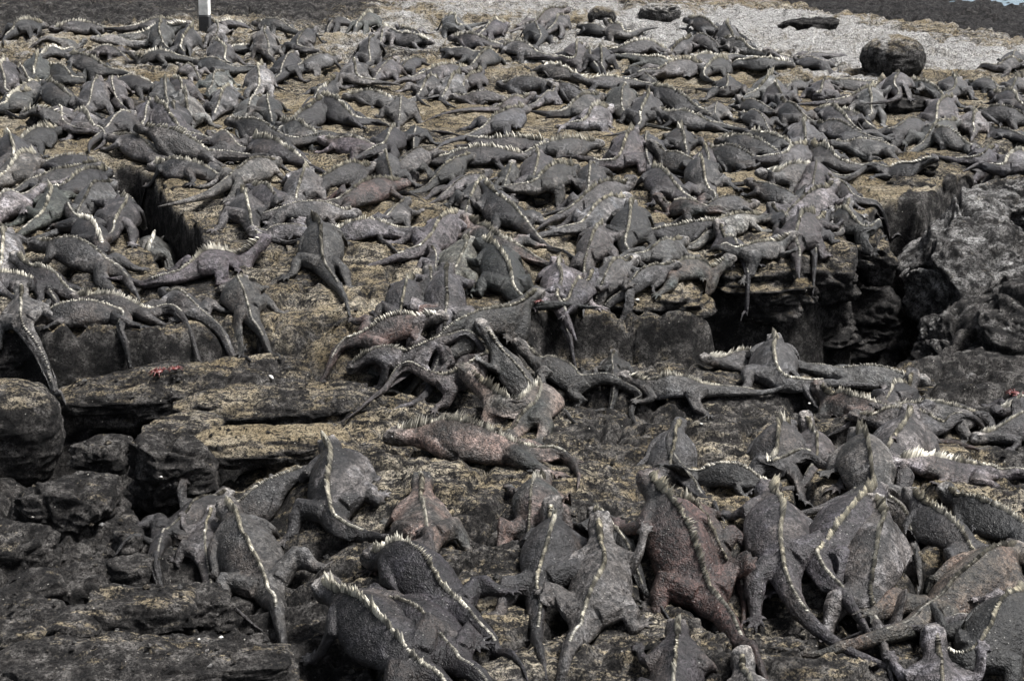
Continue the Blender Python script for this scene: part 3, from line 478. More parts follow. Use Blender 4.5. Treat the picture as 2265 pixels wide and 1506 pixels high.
# ------------------------------------------------------------------ the animals, one line each: colour, snout .. hip / tail points (photograph pixels), label
TABLE = """
g 197,78 110,78/30,97
g 432,62 302,72/201,93#grey iguana with long pale crest, lying left of the white post
d 395,41 302,53/218,67
d 134,55 201,58/268,63
g 354,50 359,100/375,117 406,129#iguana seen from behind with straight white crest, third left of the white post
d 416,53 399,104/412,127
p 483,50 483,80/466,93 449,110#pale iguana at the foot of the white post, tail trailing down
g 463,43 523,46/557,57 577,58
g 557,46 637,60/687,70 721,72#long grey iguana lying side-on to the right of the white post
g 585,62 593,117/614,147#grey iguana seen from behind with splayed hind legs, right of the white post
d 701,57 654,100/684,110 738,127
d 144,114 241,151/285,164 312,187#dark iguana facing left with thick tail bent down, upper left
g 177,104 285,117/335,137 355,147
g 90,117 144,110
g 80,117 77,174
d 100,134 161,167/187,177
d 97,174 167,228/187,248#dark hunched iguana with crest on its right, left of the upper left pile
g 218,161 197,228
g 248,164 255,214
g 10,127 6,187
d 30,147 60,174
g 80,224 6,228/-40,234#grey iguana at left edge with hind leg hanging down, facing right
d 365,162 369,211
g 382,164 406,208
p 399,144 432,157
d 426,127 520,147/570,144 620,171 687,194#dark iguana with very long black tail snaking to the right
p 503,151 469,187
p 506,181 479,234/463,261
g 583,204 550,248
d 598,208 600,248
p 402,197 419,268
d 385,211 389,268
g 332,214 322,265
d 295,248 241,278
g 338,214 399,288/469,312 530,338
d 500,258 637,308/704,312 760,298 843,308#large dark iguana facing left with arched tail, above the left crack
d 704,196 781,258/832,268 862,273#dark iguana with pale crest edge sloping down to the right
g 614,265 697,288
d 553,298 651,342/671,362
g 234,295 352,342/402,355 453,375 483,402 479,480#iguana above the left crack, tail hanging over the tan rock
g 295,278 459,342/536,352 604,359 657,382#large iguana with spiky crest lying along the top of the left crack
g 456,278 523,322/536,335
g 6,298 33,338
g 83,338 10,385/-40,412
g 204,362 100,385/33,419
d 241,376 134,403/83,422#iguana with row of yellow spines, at the left lip of the crack
d 110,352 174,345
g 824,75 814,130
d 790,46 743,40
g 830,31 793,50
p 867,57 847,83
d 934,80 894,87
g 874,50 928,67
g 988,36 1018,62/1062,55 1102,41#round-backed grey iguana in the far row with dark tail to the right
g 1126,46 1069,67
g 1260,20 1186,50#grey iguana with head raised to the right, left of the round far boulder
d 1166,50 1193,80
d 1297,50 1327,60
g 991,70 1089,90/1136,100 1176,114#iguana with pale yellowish head facing left in the far row
d 1065,110 995,104/968,97#nearly black iguana lying flat on pale rock
g 1304,87 1223,104/1169,107
g 1267,98 1267,134/1203,132 1129,129
d 1287,114 1314,130
d 1337,104 1330,140
g 1335,87 1391,80/1414,67 1460,60#small iguana facing left on the pale rock, tail up to the right
g 1465,103 1384,107/1357,117
g 1045,147 931,161/894,174#stout grey iguana facing right with bent hind leg, top centre
d 1099,117 1052,147
g 1267,164 1223,151/1169,144 1122,135
g 1099,174 1216,177/1253,201
p 1233,181 1196,214/1169,234
g 1240,184 1283,204
g 1275,174 1387,174/1421,187#grey iguana facing left with flattened crest, head showing the eye
d 1404,144 1424,164
p 1022,161 985,197
g 1065,154 1028,181
g 1005,208 1099,208/1129,214#iguana facing left behind the tail of a larger one
g 755,201 887,214/951,208 998,214#large grey iguana in full side view facing left, thick tail to the right
g 882,206 881,251/882,285#squat iguana seen from behind with tail hanging straight down
g 783,134 787,177/834,184 887,194
p 877,127 834,157
d 931,124 894,144
d 746,167 706,187
g 1173,231 1075,278/1028,302 955,332#light iguana facing right with long tapering tail on tan rock
g 1169,214 1119,228/1018,241 928,260
p 1357,231 1290,265/1253,268 1233,291#palest iguana facing right, on the bare tan rock at centre
d 1334,204 1250,248/1196,248
g 1381,182 1374,244
g 1434,201 1414,255
d 914,268 918,302/918,338
d 874,285 851,322/810,352 767,365
d 1196,302 1085,308/1022,288 948,280
g 1337,308 1196,325/1163,342 1132,348#grey iguana facing right with tan belly and row of spines, centre
d 1129,332 1025,338
g 1404,275 1371,352/1337,375
d 1448,302 1431,335
g 844,338 864,382
g 955,338 887,362
d 1038,345 978,375
d 1512,38 1583,64/1644,76 1686,120#black iguana with head held high on the pale rock
g 1608,47 1625,99/1613,118#upright iguana beside the black one on the pale rock
d 1522,91 1575,91
d 1518,95 1499,103/1466,114
d 1518,133 1583,126
d 1613,129 1560,152
d 1728,133 1663,133/1610,129
p 1720,114 1766,126
d 1755,114 1831,126/1858,133 1854,152#black iguana lying flat to the left of the dome boulder
p 1705,160 1675,198/1655,213
d 1613,171 1606,198/1583,198
g 1801,168 1743,187
g 1717,183 1732,213
g 1831,179 1812,206/1785,190
g 1965,190 1877,213/1820,229#grey iguana facing right with tail to the left, below the dome boulder
d 1839,171 1904,179
d 1984,158 1984,190#dark iguana seen from behind directly below the dome boulder
p 1934,194 1923,244
g 2121,168 2114,198/2076,213 2070,244#sprawling iguana with hanging tail right of the dome boulder
d 2148,175 2198,194
d 2265,133 2202,141/2125,141#dark iguana facing right at right edge with straight tail
d 2263,114 2240,126
g 2265,168 2240,190
d 2202,202 2244,221
d 2171,244 2240,248
p 2163,244 2156,275/2148,305
g 2125,267 2049,305
d 2049,267 1980,286/1953,294
g 1804,271 1896,294/1972,305
d 1862,317 1953,324/2003,324
p 1781,263 1781,313#pale triangular iguana seen from behind in the right crowd
d 1717,225 1781,263/1820,286
g 1804,236 1877,267
p 1583,229 1579,248/1606,286
d 1476,252 1541,259
d 1434,183 1545,236
d 1510,271 1514,317
g 1568,309 1564,351
d 1583,301 1717,336
g 1785,324 1724,355/1648,362#iguana with white-capped crest in the right crowd
d 1675,290 1743,320
d 1785,328 1858,355/1904,370
d 2053,336 1965,366/1908,370#dark iguana facing right with blunt head, above the dark gap
g 1801,351 1797,393
g 2205,317 2163,351/2106,351
g 2265,332 2221,370/2163,393 2125,399
d 1449,339 1529,366
d 1545,343 1568,397
d 1644,244 1690,267
d 2186,267 2251,290
d 2026,179 2064,198
d 2072,290 2125,305
d 1850,244 1908,263
d 1636,213 1697,229
g 114,410 97,480/67,494 43,524#broad grey iguana seen from behind, left of the dark crack
g 248,393 174,460
g 258,407 248,464
g 318,430 318,524/342,558 362,598#iguana with white nape spines climbing at the crack, both hind feet splayed
g 67,517 241,578/268,605 288,635#iguana facing left with thick thigh and cut-short tail, left of the crack
d 33,568 134,628
g 600,534 419,591/352,621 305,635#iguana facing right with tall ribbed crest, below the dark crack
g 151,638 318,672/369,678 419,719 466,799#iguana facing left with a long-clawed hind foot hanging over the ledge
G 352,635 446,685/503,729 557,789#iguana draped over the left ledge behind the clawed foot
g 533,598 553,678/583,725 624,786#lone iguana seen from behind on the striated slope, tail pointing down
g 550,400 614,454/647,484 661,507 637,534#iguana with curled hanging tail, right of the tan rock
d 536,417 553,474
g 691,467 714,578/760,645 778,712#big grey iguana seen from behind with long tail down the slope
g 744,460 671,457
g 43,621 53,712/73,759 107,803 110,823 147,894#two-toned iguana at left edge, tail hanging into the trough
D -50,605 33,615/117,665 197,714
D 117,685 214,680/258,712 281,752 291,799
p 16,501 6,584
p 684,366 657,427
r 908,403 757,437/720,460#dark reddish iguana facing right with white spines, centre left
p 904,430 847,480/834,524 887,558#light iguana facing away to the right with tail curled below
g 1022,470 934,547/887,564
b 1022,490 1136,537/1169,564#brown iguana with tall yellow crest in the central pile
d 1052,517 1085,564 1129,628/1169,678 1213,722 1277,735 1330,752#black iguana climbing the central pile with very long tail to the right
o 1035,514 1002,591#smooth olive-green iguana in the middle of the central pile
d 955,544 961,571
g 944,581 941,668#iguana seen from behind with spiky nape, at the left of the central pile
d 914,605 887,672
g 985,584 985,682
b 978,685 901,685 810,719/760,752 733,789#pinkish brown iguana facing right with thick tail drooping left
g 1089,370 988,410/971,437
g 1280,360 1183,393/1166,427#grey iguana facing right with stretched foreleg above a tan stone
g 1132,356 1122,386/1112,417
d 1314,353 1304,410
g 1330,497 1297,564#round grey iguana seen from behind, right of the central pile
g 1408,393 1270,447/1223,490 1183,514#long iguana facing right with straight tail to lower left
p 1391,423 1293,484/1267,524#iguana with bright white crest line, right of centre
d 1069,410 1159,477/1186,524 1250,551 1314,588#dark iguana hugging another, long straight black tail to lower right
g 1095,407 1035,440
p 1226,551 1233,635/1230,665 1233,692#pale and dark patched iguana with tail hanging over the ledge
p 1310,591 1257,645/1250,672 1252,698#iguana with thin tail hanging straight down the ledge
g 1408,558 1327,628/1290,672 1290,712
d 1397,433 1384,517
d 1136,672 1085,685
b 1438,414 1568,456/1598,479
g 1671,441 1564,445
p 1667,472 1602,483
g 1518,521 1422,556/1361,579#grey iguana facing right with neat pale crest, on the central ledge
d 1571,491 1472,498
g 1749,523 1648,537/1594,546#iguana standing along the rim of the right ledge, facing right
b 1602,571 1499,586
g 1484,583 1407,602
g 1804,468 1755,523/1757,575 1759,617#iguana on the ledge corner, tail hanging down the rock face
d 1820,481 1799,502/1799,540 1799,594
p 1877,445 1869,477/1862,506 1839,519 1810,510#iguana with hooked pale tail on the flat ledge top
d 1869,468 1900,477/1934,491 1974,518
p 1839,403 1766,441/1743,476 1724,514#light iguana facing right with bent pale hind leg above the ledge
d 1667,392 1759,422
d 1835,392 1877,422/1934,441 1953,476
d 1587,502 1629,529
d 1705,441 1743,476
g 790,783 948,767#iguana facing left with bumpy pale head, cream crest, below the central pile
g 1099,743 955,810/887,844 817,881 750,928#large iguana with cream mane and pale head, long tail to lower left
b 1012,783 1146,871/1203,881 1200,914 1159,938#broad brown iguana with tail curled back under it
g 1092,777 1163,827/1223,874 1277,921
d 1149,787 1300,820/1374,847 1434,864 1384,894 1428,934#dark iguana with sharply folded tail, facing left
d 1357,743 1361,807
r 847,975 1002,975 1163,988/1243,1002 1283,1035 1277,1072#big reddish iguana in full side view with tall cream crest
g 1369,810 1564,848/1667,864 1785,873#long grey-brown iguana facing left with comb-like white spines
g 1583,776 1678,772#round iguana with white head spines at the edge of the black pit
g 1720,734 1724,822/1781,852 1820,864#iguana seen from behind at the edge of the black pit, crest down its right
b 1827,860 1934,879#iguana with scaly round head facing the camera, white mane
g 1972,818 1915,826
d 2026,826 1972,864#iguana with head raised before the black pit
g 2030,890 2106,906/2144,921
g 1934,906 2030,913/2106,936 2198,944
d 2202,936 2263,917
d 2232,890 2274,883
g 2011,921 1953,1005
p 1990,1024 2163,1024/2240,1036 2289,1039#light grey iguana facing left with pebbly face, right edge
g 1900,952 1934,1081/1995,1120 2026,1196 2037,1272 2026,1326#big iguana seen from behind with sinuous pale crest, right side
g 1743,906 1701,1024/1781,1017 1835,1024#iguana with white fan of nape spines, right of centre
g 1781,917 1801,982
d 1736,1055 1533,1024
g 1503,910 1468,1017/1526,1055 1583,1104 1606,1139#iguana with tall curved cream crest, right of the reddish one
d 630,1048 550,1112
g 476,1103 446,1227/486,1287 553,1355 620,1402 637,1438 620,1499#plump iguana at lower left, thin tail curving down to the right
g 496,1083 604,1281/620,1368#iguana with crest sloping to the right, lower left front
d 453,1093 402,1143/355,1193 332,1234 348,1274 379,1314
d 730,955 740,1127/761,1160 818,1174 898,1180#upright iguana seen from behind, leftmost of the pair with straight crests
b 935,1039 948,1180#pyramid-shaped iguana seen from behind with ruler-straight cream crest
b 1200,1023 1170,1160#iguana with thick banded yellow crest, seen from behind
d 1220,1113 1187,1291#dark iguana with curved banded crest in the bottom centre
d 808,1190 1026,1328/1096,1412 1170,1506#dark iguana with worn grey back, tail running to the bottom edge
d 707,1278 922,1452/979,1506 1019,1553#big dark iguana with pale mane, frontmost of the pile at bottom left of centre
d 814,1268 1016,1429/1076,1503
g 1331,1160 1334,1268 1297,1352/1257,1429 1237,1506#light grey iguana with white crest, body curved, bottom centre
r 1423,1032 1572,1322/1632,1412 1691,1493 1726,1561#biggest reddish brown iguana propped up with long crest, bottom right of centre
r 1504,1088 1598,1228#iguana with fan of ivory spines behind its head
g 1687,1050 1743,1245/1743,1326 1781,1390 1875,1429 2015,1493#iguana with folded pale flank and long black tail at bottom
g 1943,1079 1824,1220/1811,1237 1832,1280#iguana with bushy yellow crest facing right, bottom right
g 1930,1113 1905,1288/1922,1348 1956,1416#slender grey iguana seen from behind, hind toes spread, bottom right
d 2015,1079 2130,1190#dark iguana with arched yellow crest, right side
d 2109,1088 2258,1160#black iguana at right edge with rim of pale spines
b 2254,1190 2173,1263 2058,1339#brown iguana facing right with white head tuft, lower right corner
g 2365,1288 2245,1356/2152,1395 2066,1399 1939,1390 1849,1403#iguana at right edge with thick ringed tail stretched to the left
d 1495,1369 1478,1531#iguana cut off by the bottom edge, seen from behind with pale crest
d 1312,1109 1385,1169
p 1662,1484 1683,1582
g 2062,1459 2088,1582#small head poking up at the bottom right edge
d 2271,1322 2152,1424/2092,1446
""".strip().split('\n')
SKIN = {'g': (.0255, .0247, .0242), 'd': (.0105, .0101, .0100), 'p': (.050, .049, .0485), 'r': (.028, .0205, .0172), 'b': (.027, .0225, .0195), 'o': (.044, .044, .035)}
def chaikin(P, k=3):
    for _ in range(k):
        Q = [P[0]]
        for a, b in zip(P[:-1], P[1:]): Q += [a * .75 + b * .25, a * .25 + b * .75]
        P = Q + [P[-1]]
    return np.array(P)
def resample(P, n):
    s = np.concatenate([[0], np.cumsum(np.linalg.norm(np.diff(P, axis=0), axis=1))]); t = np.linspace(0, s[-1], n)
    return np.stack([np.interp(t, s, P[:, k]) for k in range(P.shape[1])], 1), s[-1]
def gauss(v, sg):
    r = int(sg * 3) + 1; k = np.exp(-0.5 * (np.arange(-r, r + 1) / sg) ** 2); k /= k.sum()
    return np.convolve(np.pad(v, r, mode='edge'), k, 'valid')
NB, NT = 48, 60
SB = np.linspace(0, 1, NB); ST = np.linspace(1, 2.25, NT)
SPINE_S = np.concatenate([SB, ST[1:]])
placed = []
def place(spec, seed):
    r = np.random.default_rng(500 + seed)
    lab = ''
    if '#' in spec: spec, lab = spec.split('#')
    colr, rest = spec[0], spec[1:].strip(); b, t = (rest.split('/') + [''])[:2]
    pxs = lambda s: [tuple(float(c) for c in q.split(',')) for q in s.split()]
    bp, tp = pxs(b), pxs(t); colr = colr.lower()
    lift = 0.0
    for it in range(2):
        B = [march(BASE, x, y, 0.062 + lift) for x, y in bp]; T_ = [march(BASE, x, y, 0.028) for x, y in tp]
        hip, sn = B[-1], B[0]; L = sum(np.linalg.norm(B[i + 1] - B[i]) for i in range(len(B) - 1)); raise_ = None
        Lmax = 0.52 if bp[-1][1] > 850 else 0.50
        Lmin = 0.43 if bp[-1][1] < 450 else 0.38
        if L > Lmax * 1.04:
            # too long for an animal lying flat: the forepart is propped up along the same sight line
            d = pray(*bp[0]); d /= np.linalg.norm(d); c0 = np.array([0, 0, CAM_H]); q = hip - c0; tca = q @ d; m2 = q @ q - tca * tca
            th = math.sqrt(max(Lmax ** 2 - m2, 0)); new = c0 + (tca + th) * d if m2 < Lmax ** 2 else c0 + tca * d
            if new[2] - hip[2] > 0.30: new = hip + (new - hip) * 0.9
            raise_ = min(max(new[2] - hip[2], 0), 0.28); k = (np.linalg.norm(new[:2] - hip[:2]) + 1e-6) / (np.linalg.norm(sn[:2] - hip[:2]) + 1e-6)
            B = [new if i == 0 else hip + (p_ - hip) * k for i, p_ in enumerate(B)]; L = min(L, Lmax)
        elif L < Lmin:
            c = (B[0] + B[-1]) / 2; L2 = Lmin * r.uniform(.80, 1.14); k = L2 / L; B = [c + (p_ - c) * k for p_ in B]; L = L2
        B = [p_[:2] for p_ in B]; hip2 = B[-1]
        bd = (B[-1] - B[-2]); bd = bd / np.linalg.norm(bd)
        if len(B) == 2:     # a little sideways bow
            nrm = np.array([-bd[1], bd[0]]); B = [B[0], (B[0] + B[1]) / 2 + nrm * L * r.uniform(-.07, .07), B[1]]
        T2 = [p_[:2] for p_ in T_]
        if not T2:
            ang = math.atan2(bd[1], bd[0]) + r.uniform(-.3, .3); p_ = hip2.copy(); cv = r.uniform(-1, 1) * .55; T2 = []
            for k in range(4): p_ = p_ + L * .24 * np.array([math.cos(ang), math.sin(ang)]); ang += cv; T2.append(p_.copy())
        path = chaikin(B + T2); s = np.concatenate([[0], np.cumsum(np.linalg.norm(np.diff(path, axis=0), axis=1))])
        h_i = np.argmin(np.linalg.norm(path - hip2, axis=1)); h_i = min(max(h_i, 3), len(path) - 3)
        pb, Lb = resample(path[:h_i + 1], NB); pt, Lt = resample(path[h_i:], NT)
        Lt = min(Lt, 1.55 * L)
        if Lt < 0.55 * L:      # hidden tail end: carry on in the same direction
            e = pt[-1] - pt[-6]; e /= np.linalg.norm(e) + 1e-9; pt, Lt = resample(np.concatenate([path[h_i:], path[-1:] + e * (0.75 * L - Lt)]), NT)
        else:
            full = np.linalg.norm(np.diff(path[h_i:], axis=0), axis=1).sum(); n = int(np.ceil(NT * Lt / full)) if full > Lt else NT
            if n < NT: pt, Lt = resample(pt[:max(n, 4)], NT)
        C = np.concatenate([pb, pt[1:]])
        g0 = hsample(BASE, C[:, 0], C[:, 1]); g1 = hsample(HM, C[:, 0], C[:, 1])
        dl = np.clip(g1 - g0, 0, .15); dl = np.where(SPINE_S < 1.1, .6 * dl, .85 * dl)
        g = g0 + dl
        ar = np.concatenate([SB * L, L + (ST[1:] - 1) / 1.25 * Lt]); nb = NB + 6
        D = np.abs(ar[:, None] - ar[None, :]); sl_ = np.where((np.arange(len(ar))[:, None] < nb), .85, 3.0)
        g = np.maximum(g, (g[None, :] - sl_ * D).max(1))
        gs = np.maximum(gauss(g, 5.0), gauss(g, 2.0) - .012); gs = gauss(gs, 2.0)
        lift = float(np.clip(gauss(dl, 8)[10:45].mean(), 0, .16))
    S = L
    gs = np.where(SPINE_S > 1.0, np.maximum(gs, gs[NB - 1] - .20 + .04 * np.cos(SPINE_S * 9)), gs)
    hl = r.choice([0, .03, .07, .12], p=[.35, .3, .2, .15]) * S
    z = gs + hl * np.clip(1 - SPINE_S / .36, 0, 1) ** 1.3
    if raise_ is not None: z = np.maximum(z, gs[NB - 1] + raise_ * sstep(1.0, 0.0, SPINE_S) ** .9)
    C3 = np.column_stack([C, z])
    Tn = np.gradient(C3, axis=0)
    for k in range(3): Tn[:, k] = gauss(Tn[:, k], 2.0)
    Tn /= np.linalg.norm(Tn, axis=1)[:, None]
    Lat = np.cross(Tn, (0, 0, 1.0)); Lat /= np.linalg.norm(Lat, axis=1)[:, None]
    # roll with the ground and flip so that travelling snout -> tail, y > 0 is one side
    wv = prof(SPINE_S, 1) * S + .02
    sl = (hsample(BASE, C[:, 0] + Lat[:, 0] * wv, C[:, 1] + Lat[:, 1] * wv) - hsample(BASE, C[:, 0] - Lat[:, 0] * wv, C[:, 1] - Lat[:, 1] * wv)) / (2 * wv)
    roll = gauss(np.clip(np.arctan(sl), -.5, .5) * .7, 6); roll = roll + r.uniform(-.06, .06)
    Up = np.cross(Lat, Tn); Up *= np.sign(Up[:, 2:3])
    La = Lat * np.cos(roll)[:, None] + Up * np.sin(roll)[:, None]; Ua = Up * np.cos(roll)[:, None] - Lat * np.sin(roll)[:, None]
    fat = r.uniform(.92, 1.12) * (1.08 if bp[-1][1] < 450 else 1.0); tall = r.uniform(.94, 1.08)
    def at(s):
        f = lambda A: np.stack([np.interp(s, SPINE_S, A[:, k]) for k in range(3)], -1)
        return f(C3), f(La), f(Ua), f(Tn)
    dist = float(np.hypot(C[30, 0], C[30, 1])); lod = 0 if dist < 5.2 else (1 if dist < 8.0 else 2)
    tm, tris = TEMPL[r.choice([0, 1, 3, 5] if lod == 0 else range(6))][lod]; v = tm.copy(); flip = r.random() < .5
    if flip: v[:, 1] *= -1
    x, y, zz = v.T; hw = prof(x, 1)
    ex = np.abs(y) - hw; wt = sstep(-.02, .06, ex); front = x < .62; wt = np.where((x > 1.45) | (x < .1), 0, wt)
    fatv = 1 + (fat - 1) * sstep(.2, .4, x) * sstep(1.3, .9, x)
    c, la, ua, _ = at(x); P1 = c + la * (y * fatv * S)[:, None] + ua * (zz * tall * S)[:, None]
    xr = np.where(front, .31, .93); c, la, ua, tn = at(xr); P2 = c + tn * ((x - xr) * S)[:, None] + la * (y * S)[:, None] + ua * (zz * S)[:, None]
    P = P1 * (1 - wt)[:, None] + P2 * wt[:, None]
    # feet reach for whatever they stand on
    for fr in (True, False):
        for sd in (1, -1):
            k = (front == fr) & (y * sd > 0) & (ex > .0) & (wt > 0)
            if k.sum() < 8: continue
            low = np.argsort(-ex[k])[:max(6, k.sum() // 4)]; F_ = P[k][low]
            dz = np.median(hsample(HM, F_[:, 0], F_[:, 1]) - F_[:, 2] + .012 * S); dz = float(np.clip(dz, -.07, .09))
            P[k, 2] += dz * sstep(.0, .15, ex[k])
    P += (noise(P[:, 0] * 22, P[:, 1] * 22, P[:, 2] * 22) * .0035 * S / .4)[:, None] * np.array([.6, .6, 1]) * (1 - .7 * wt)[:, None]
    # colour
    base = np.array(SKIN[colr]) * r.uniform(.68, 1.38); base = base * (1 + r.normal(0, .04, 3))
    cv = np.tile(base, (len(v), 1)); n1 = noise(x * 5 + seed, y * 5, zz * 5); n2 = noise(x * 14 + seed, y * 14, zz * 14 + 3)
    cv *= (1 + .3 * n1 + .25 * n2)[:, None]
    if colr == 'p' or r.random() < .3:   # shedding skin: pale and dark patches with sharp borders
        sh = sstep(-.03, .03, n1 + .35 * n2 - r.uniform(-.1, .35)); cv = cv * (1 - .35 * (1 - sh))[:, None] + (np.array([.026, .025, .024]) * sh[:, None])
    dirt = sstep(.1, .4, noise(x * 3.1 + seed * 1.7, y * 4, zz * 4 + 9)) * r.uniform(0, .9); cv = cv + (np.array([.038, .032, .027]) - cv) * (dirt * .6)[:, None]
    if colr in 'rb': cv *= np.stack([1 + .55 * n1, 1 + .2 * n1, 1 + .1 * n1], -1)
    salt = sstep(.19, .05, x) * (r.random() < .75) * r.uniform(.4, 1.0); cv = cv + (np.array([.14, .135, .125]) - cv) * (salt * np.clip(.5 + n2 * 1.2, 0, 1))[:, None]
    cv *= (1 - .22 * sstep(.6, 1, zz / (prof(x, 4) + 1e-6)) * (x > .2))[:, None]; cv *= np.where(x > 1.3, .82, 1)[:, None]
    ring = sstep(1.02, 1.2, x) * (np.sin(x * 210) * .14); cv *= (1 + ring)[:, None]
    cv *= (1 + .12 * wt * (r.random() < .4))[:, None]
    org = np.array([C3[NB - 1, 0], C3[NB - 1, 1], gs[NB - 1]])
    tr = tris[:, ::-1] if flip else tris
    # Lat is to one fixed side, so make sure that the faces look outwards
    hd = np.dot(np.cross(Tn[NB // 2], La[NB // 2]), Ua[NB // 2])
    if hd < 0: tr = tr[:, ::-1]
    root = empty('iguana', org)
    me = bpy.data.meshes.new('body'); nv, nf = len(P), len(tr)
    me.vertices.add(nv); me.vertices.foreach_set('co', (P - org).astype(np.float32).ravel())
    me.loops.add(nf * 3); me.loops.foreach_set('vertex_index', tr.astype(np.int32).ravel())
    me.polygons.add(nf); me.polygons.foreach_set('loop_start', np.arange(0, nf * 3, 3, dtype=np.int32)); me.polygons.foreach_set('use_smooth', np.ones(nf, bool)); me.update()
    set_col(me, cv); me.materials.append(M_SKIN); ob = bpy.data.objects.new('body', me); col.objects.link(ob); ob.parent = root
    # crest of spines down the back
    male = r.random() < .62 or 'crest' in lab or 'mane' in lab or 'spine' in lab
    ch = (r.uniform(.9, 1.4) if male else r.uniform(.45, .8)); 
    if 'tall' in lab or 'mane' in lab or 'big' in lab or 'fan' in lab: ch = 1.5
    step_ = (.0105, .016, .025)[lod]; ss = np.arange(.10, 1.5, step_); ss = ss + r.uniform(-.3, .3, len(ss)) * step_; n = len(ss)
    hgt = np.interp(ss, [.10, .14, .2, .26, .34, .5, .8, 1.0, 1.1, 1.5], [.03, .075, .085, .06, .050, .052, .042, .026, .016, .008]) * ch * 1.05 * (.55 + .6 * r.random(n)) * np.where(r.random(n) < .08, .4, 1) * (1 + .35 * noise(ss * 6 + seed, ss * 0 + 2)) * S
    hgt *= np.where(noise(ss * 9 + seed * 3.3, ss * 0) < -.45, .45, 1) * (1 + .25 * (lod == 2))
    c, la, ua, tn = at(ss); b0 = c + ua * (prof(ss, 4) * tall * S - .004 * S)[:, None]
    side = gauss(r.normal(0, 1, n), 2.5) * .35 + r.normal(0, .1, n); lean = gauss(r.uniform(-.2, 1.0, n), 1.5)
    dr = ua + tn * lean[:, None] + la * side[:, None]; dr /= np.linalg.norm(dr, axis=1)[:, None]
    hb = step_ * S * .72; th = (.0095 + .002 * lod) * S * (1 + .5 * (ss < .28))
    bs = b0 - ua * .02 * S
    mid = b0 + dr * (hgt * .5)[:, None]; tip = b0 + dr * hgt[:, None]
    thv = np.broadcast_to(th, (n,))[:, None]
    q = np.stack([bs - tn * hb, bs + la * thv * 1.7, bs + tn * hb, bs - la * thv * 1.7, mid - tn * hb * .62, mid + la * thv, mid + tn * hb * .62, mid - la * thv, tip], 1)
    fi = np.array([[0, 1, 5, 4], [1, 2, 6, 5], [2, 3, 7, 6], [3, 0, 4, 7]]); ft = np.array([[4, 5, 8], [5, 6, 8], [6, 7, 8], [7, 4, 8]])
    o9 = np.arange(n)[:, None, None] * 9; fl = (fi[None] + o9).reshape(-1, 4).tolist() + (ft[None] + o9).reshape(-1, 3).tolist()
    cr = np.array([.66, .62, .52]) * r.uniform(.75, 1.15) if male else np.array([.36, .335, .28]) * r.uniform(.7, 1.2)
    cc = np.tile(cr, (n, 9, 1)) * r.uniform(.5, 1.25, (n, 1, 1)); cc[:, :4] *= .35; cc[:, 4:8] *= .9
    dk = noise(ss * 16 + seed, ss * 0 + 5) > .12; cc[dk] *= .42; cc[ss > 1.1] *= .45
    new_obj('crest', (q.reshape(-1, 3) - org), fl, M_CREST, root, False, cc.reshape(-1, 3))['kind'] = 'stuff'
    if lod < 2:
        for sd in (1, -1):
            c, la, ua, tn = at(np.array([.066])); e0 = (c + la * (.0545 * sd * S) + ua * (.088 * S))[0] - org
            ev = [tuple(e0 + np.array(p_) * .0135 * S) for p_ in EYE_V]; new_obj('eye', ev, EYE_F, M_EYE, root)
    hraise(HM, P)
    pa, pb_ = topx(C3[0] + (0, 0, .06)), topx(C3[NB - 1] + (0, 0, .06))
    placed.append(dict(root=root, lab=lab.strip(), col=colr, a=(float(pa[0]), float(pa[1])), b=(float(pb_[0]), float(pb_[1])), tail=bool(tp), S=S))
EYE_V, EYE_F = [], []
blob(EYE_V, EYE_F, (0, 0, 0), 1.0, 8)
def key_y(sp):
    q = [tuple(float(c) for c in u.split(',')) for u in sp.split('#')[0][1:].split('/')[0].split()]; return max(u[1] for u in q) - (2000 if sp[0].isupper() else 0)
BARE = [(1090, 262), (1240, 300), (1320, 280), (970, 290), (760, 90), (1400, 70), (1600, 60), (1700, 90), (1450, 320), (640, 640), (600, 700), (420, 450), (340, 470), (500, 500), (1680, 470), (1900, 450), (900, 110), (1200, 440), (1560, 420)]
def fillers(n):
    r = np.random.default_rng(23); out = []; taken = []
    for sp in TABLE:
        q = [tuple(float(c) for c in u.split(',')) for u in sp.split('#')[0][1:].split('/')[0].split()]
        for a, b in zip(q[:-1], q[1:]):
            for t in (0, .33, .66, 1): taken.append((a[0] + (b[0] - a[0]) * t, a[1] + (b[1] - a[1]) * t))
    while len(out) < n:
        best = None
        for _ in range(40):
            y = r.uniform(60, 520) if len(out) > 8 else r.uniform(60, 300); x = r.uniform(0, 1880 if y > 330 else 2240)
            if y < 190 and x > 1350 + (y - 60) * 6: continue
            sc = 200 + y * .45
            if min(math.hypot(x - a, (y - b) * 1.2) for a, b in BARE) < .22 * sc: continue
            q = min(math.hypot(x - a, (y - b) * 2.0) for a, b in taken) / sc
            if best is None or q > best[0]: best = (q, x, y, sc)
        q, x, y, sc = best; a = r.uniform(0, 6.28); L = .40 * sc * 1.05; dx, dy = math.cos(a) * L / 2, math.sin(a) * L / 2 * .45
        out.append('%s %d,%d %d,%d' % (r.choice(list('gddgp')), x + dx, y + dy, x - dx, y - dy)); taken += [(x, y), (x + dx, y + dy), (x - dx, y - dy)]
    return out
for i, sp in enumerate(sorted(TABLE + fillers(34), key=key_y)): place(sp, i)

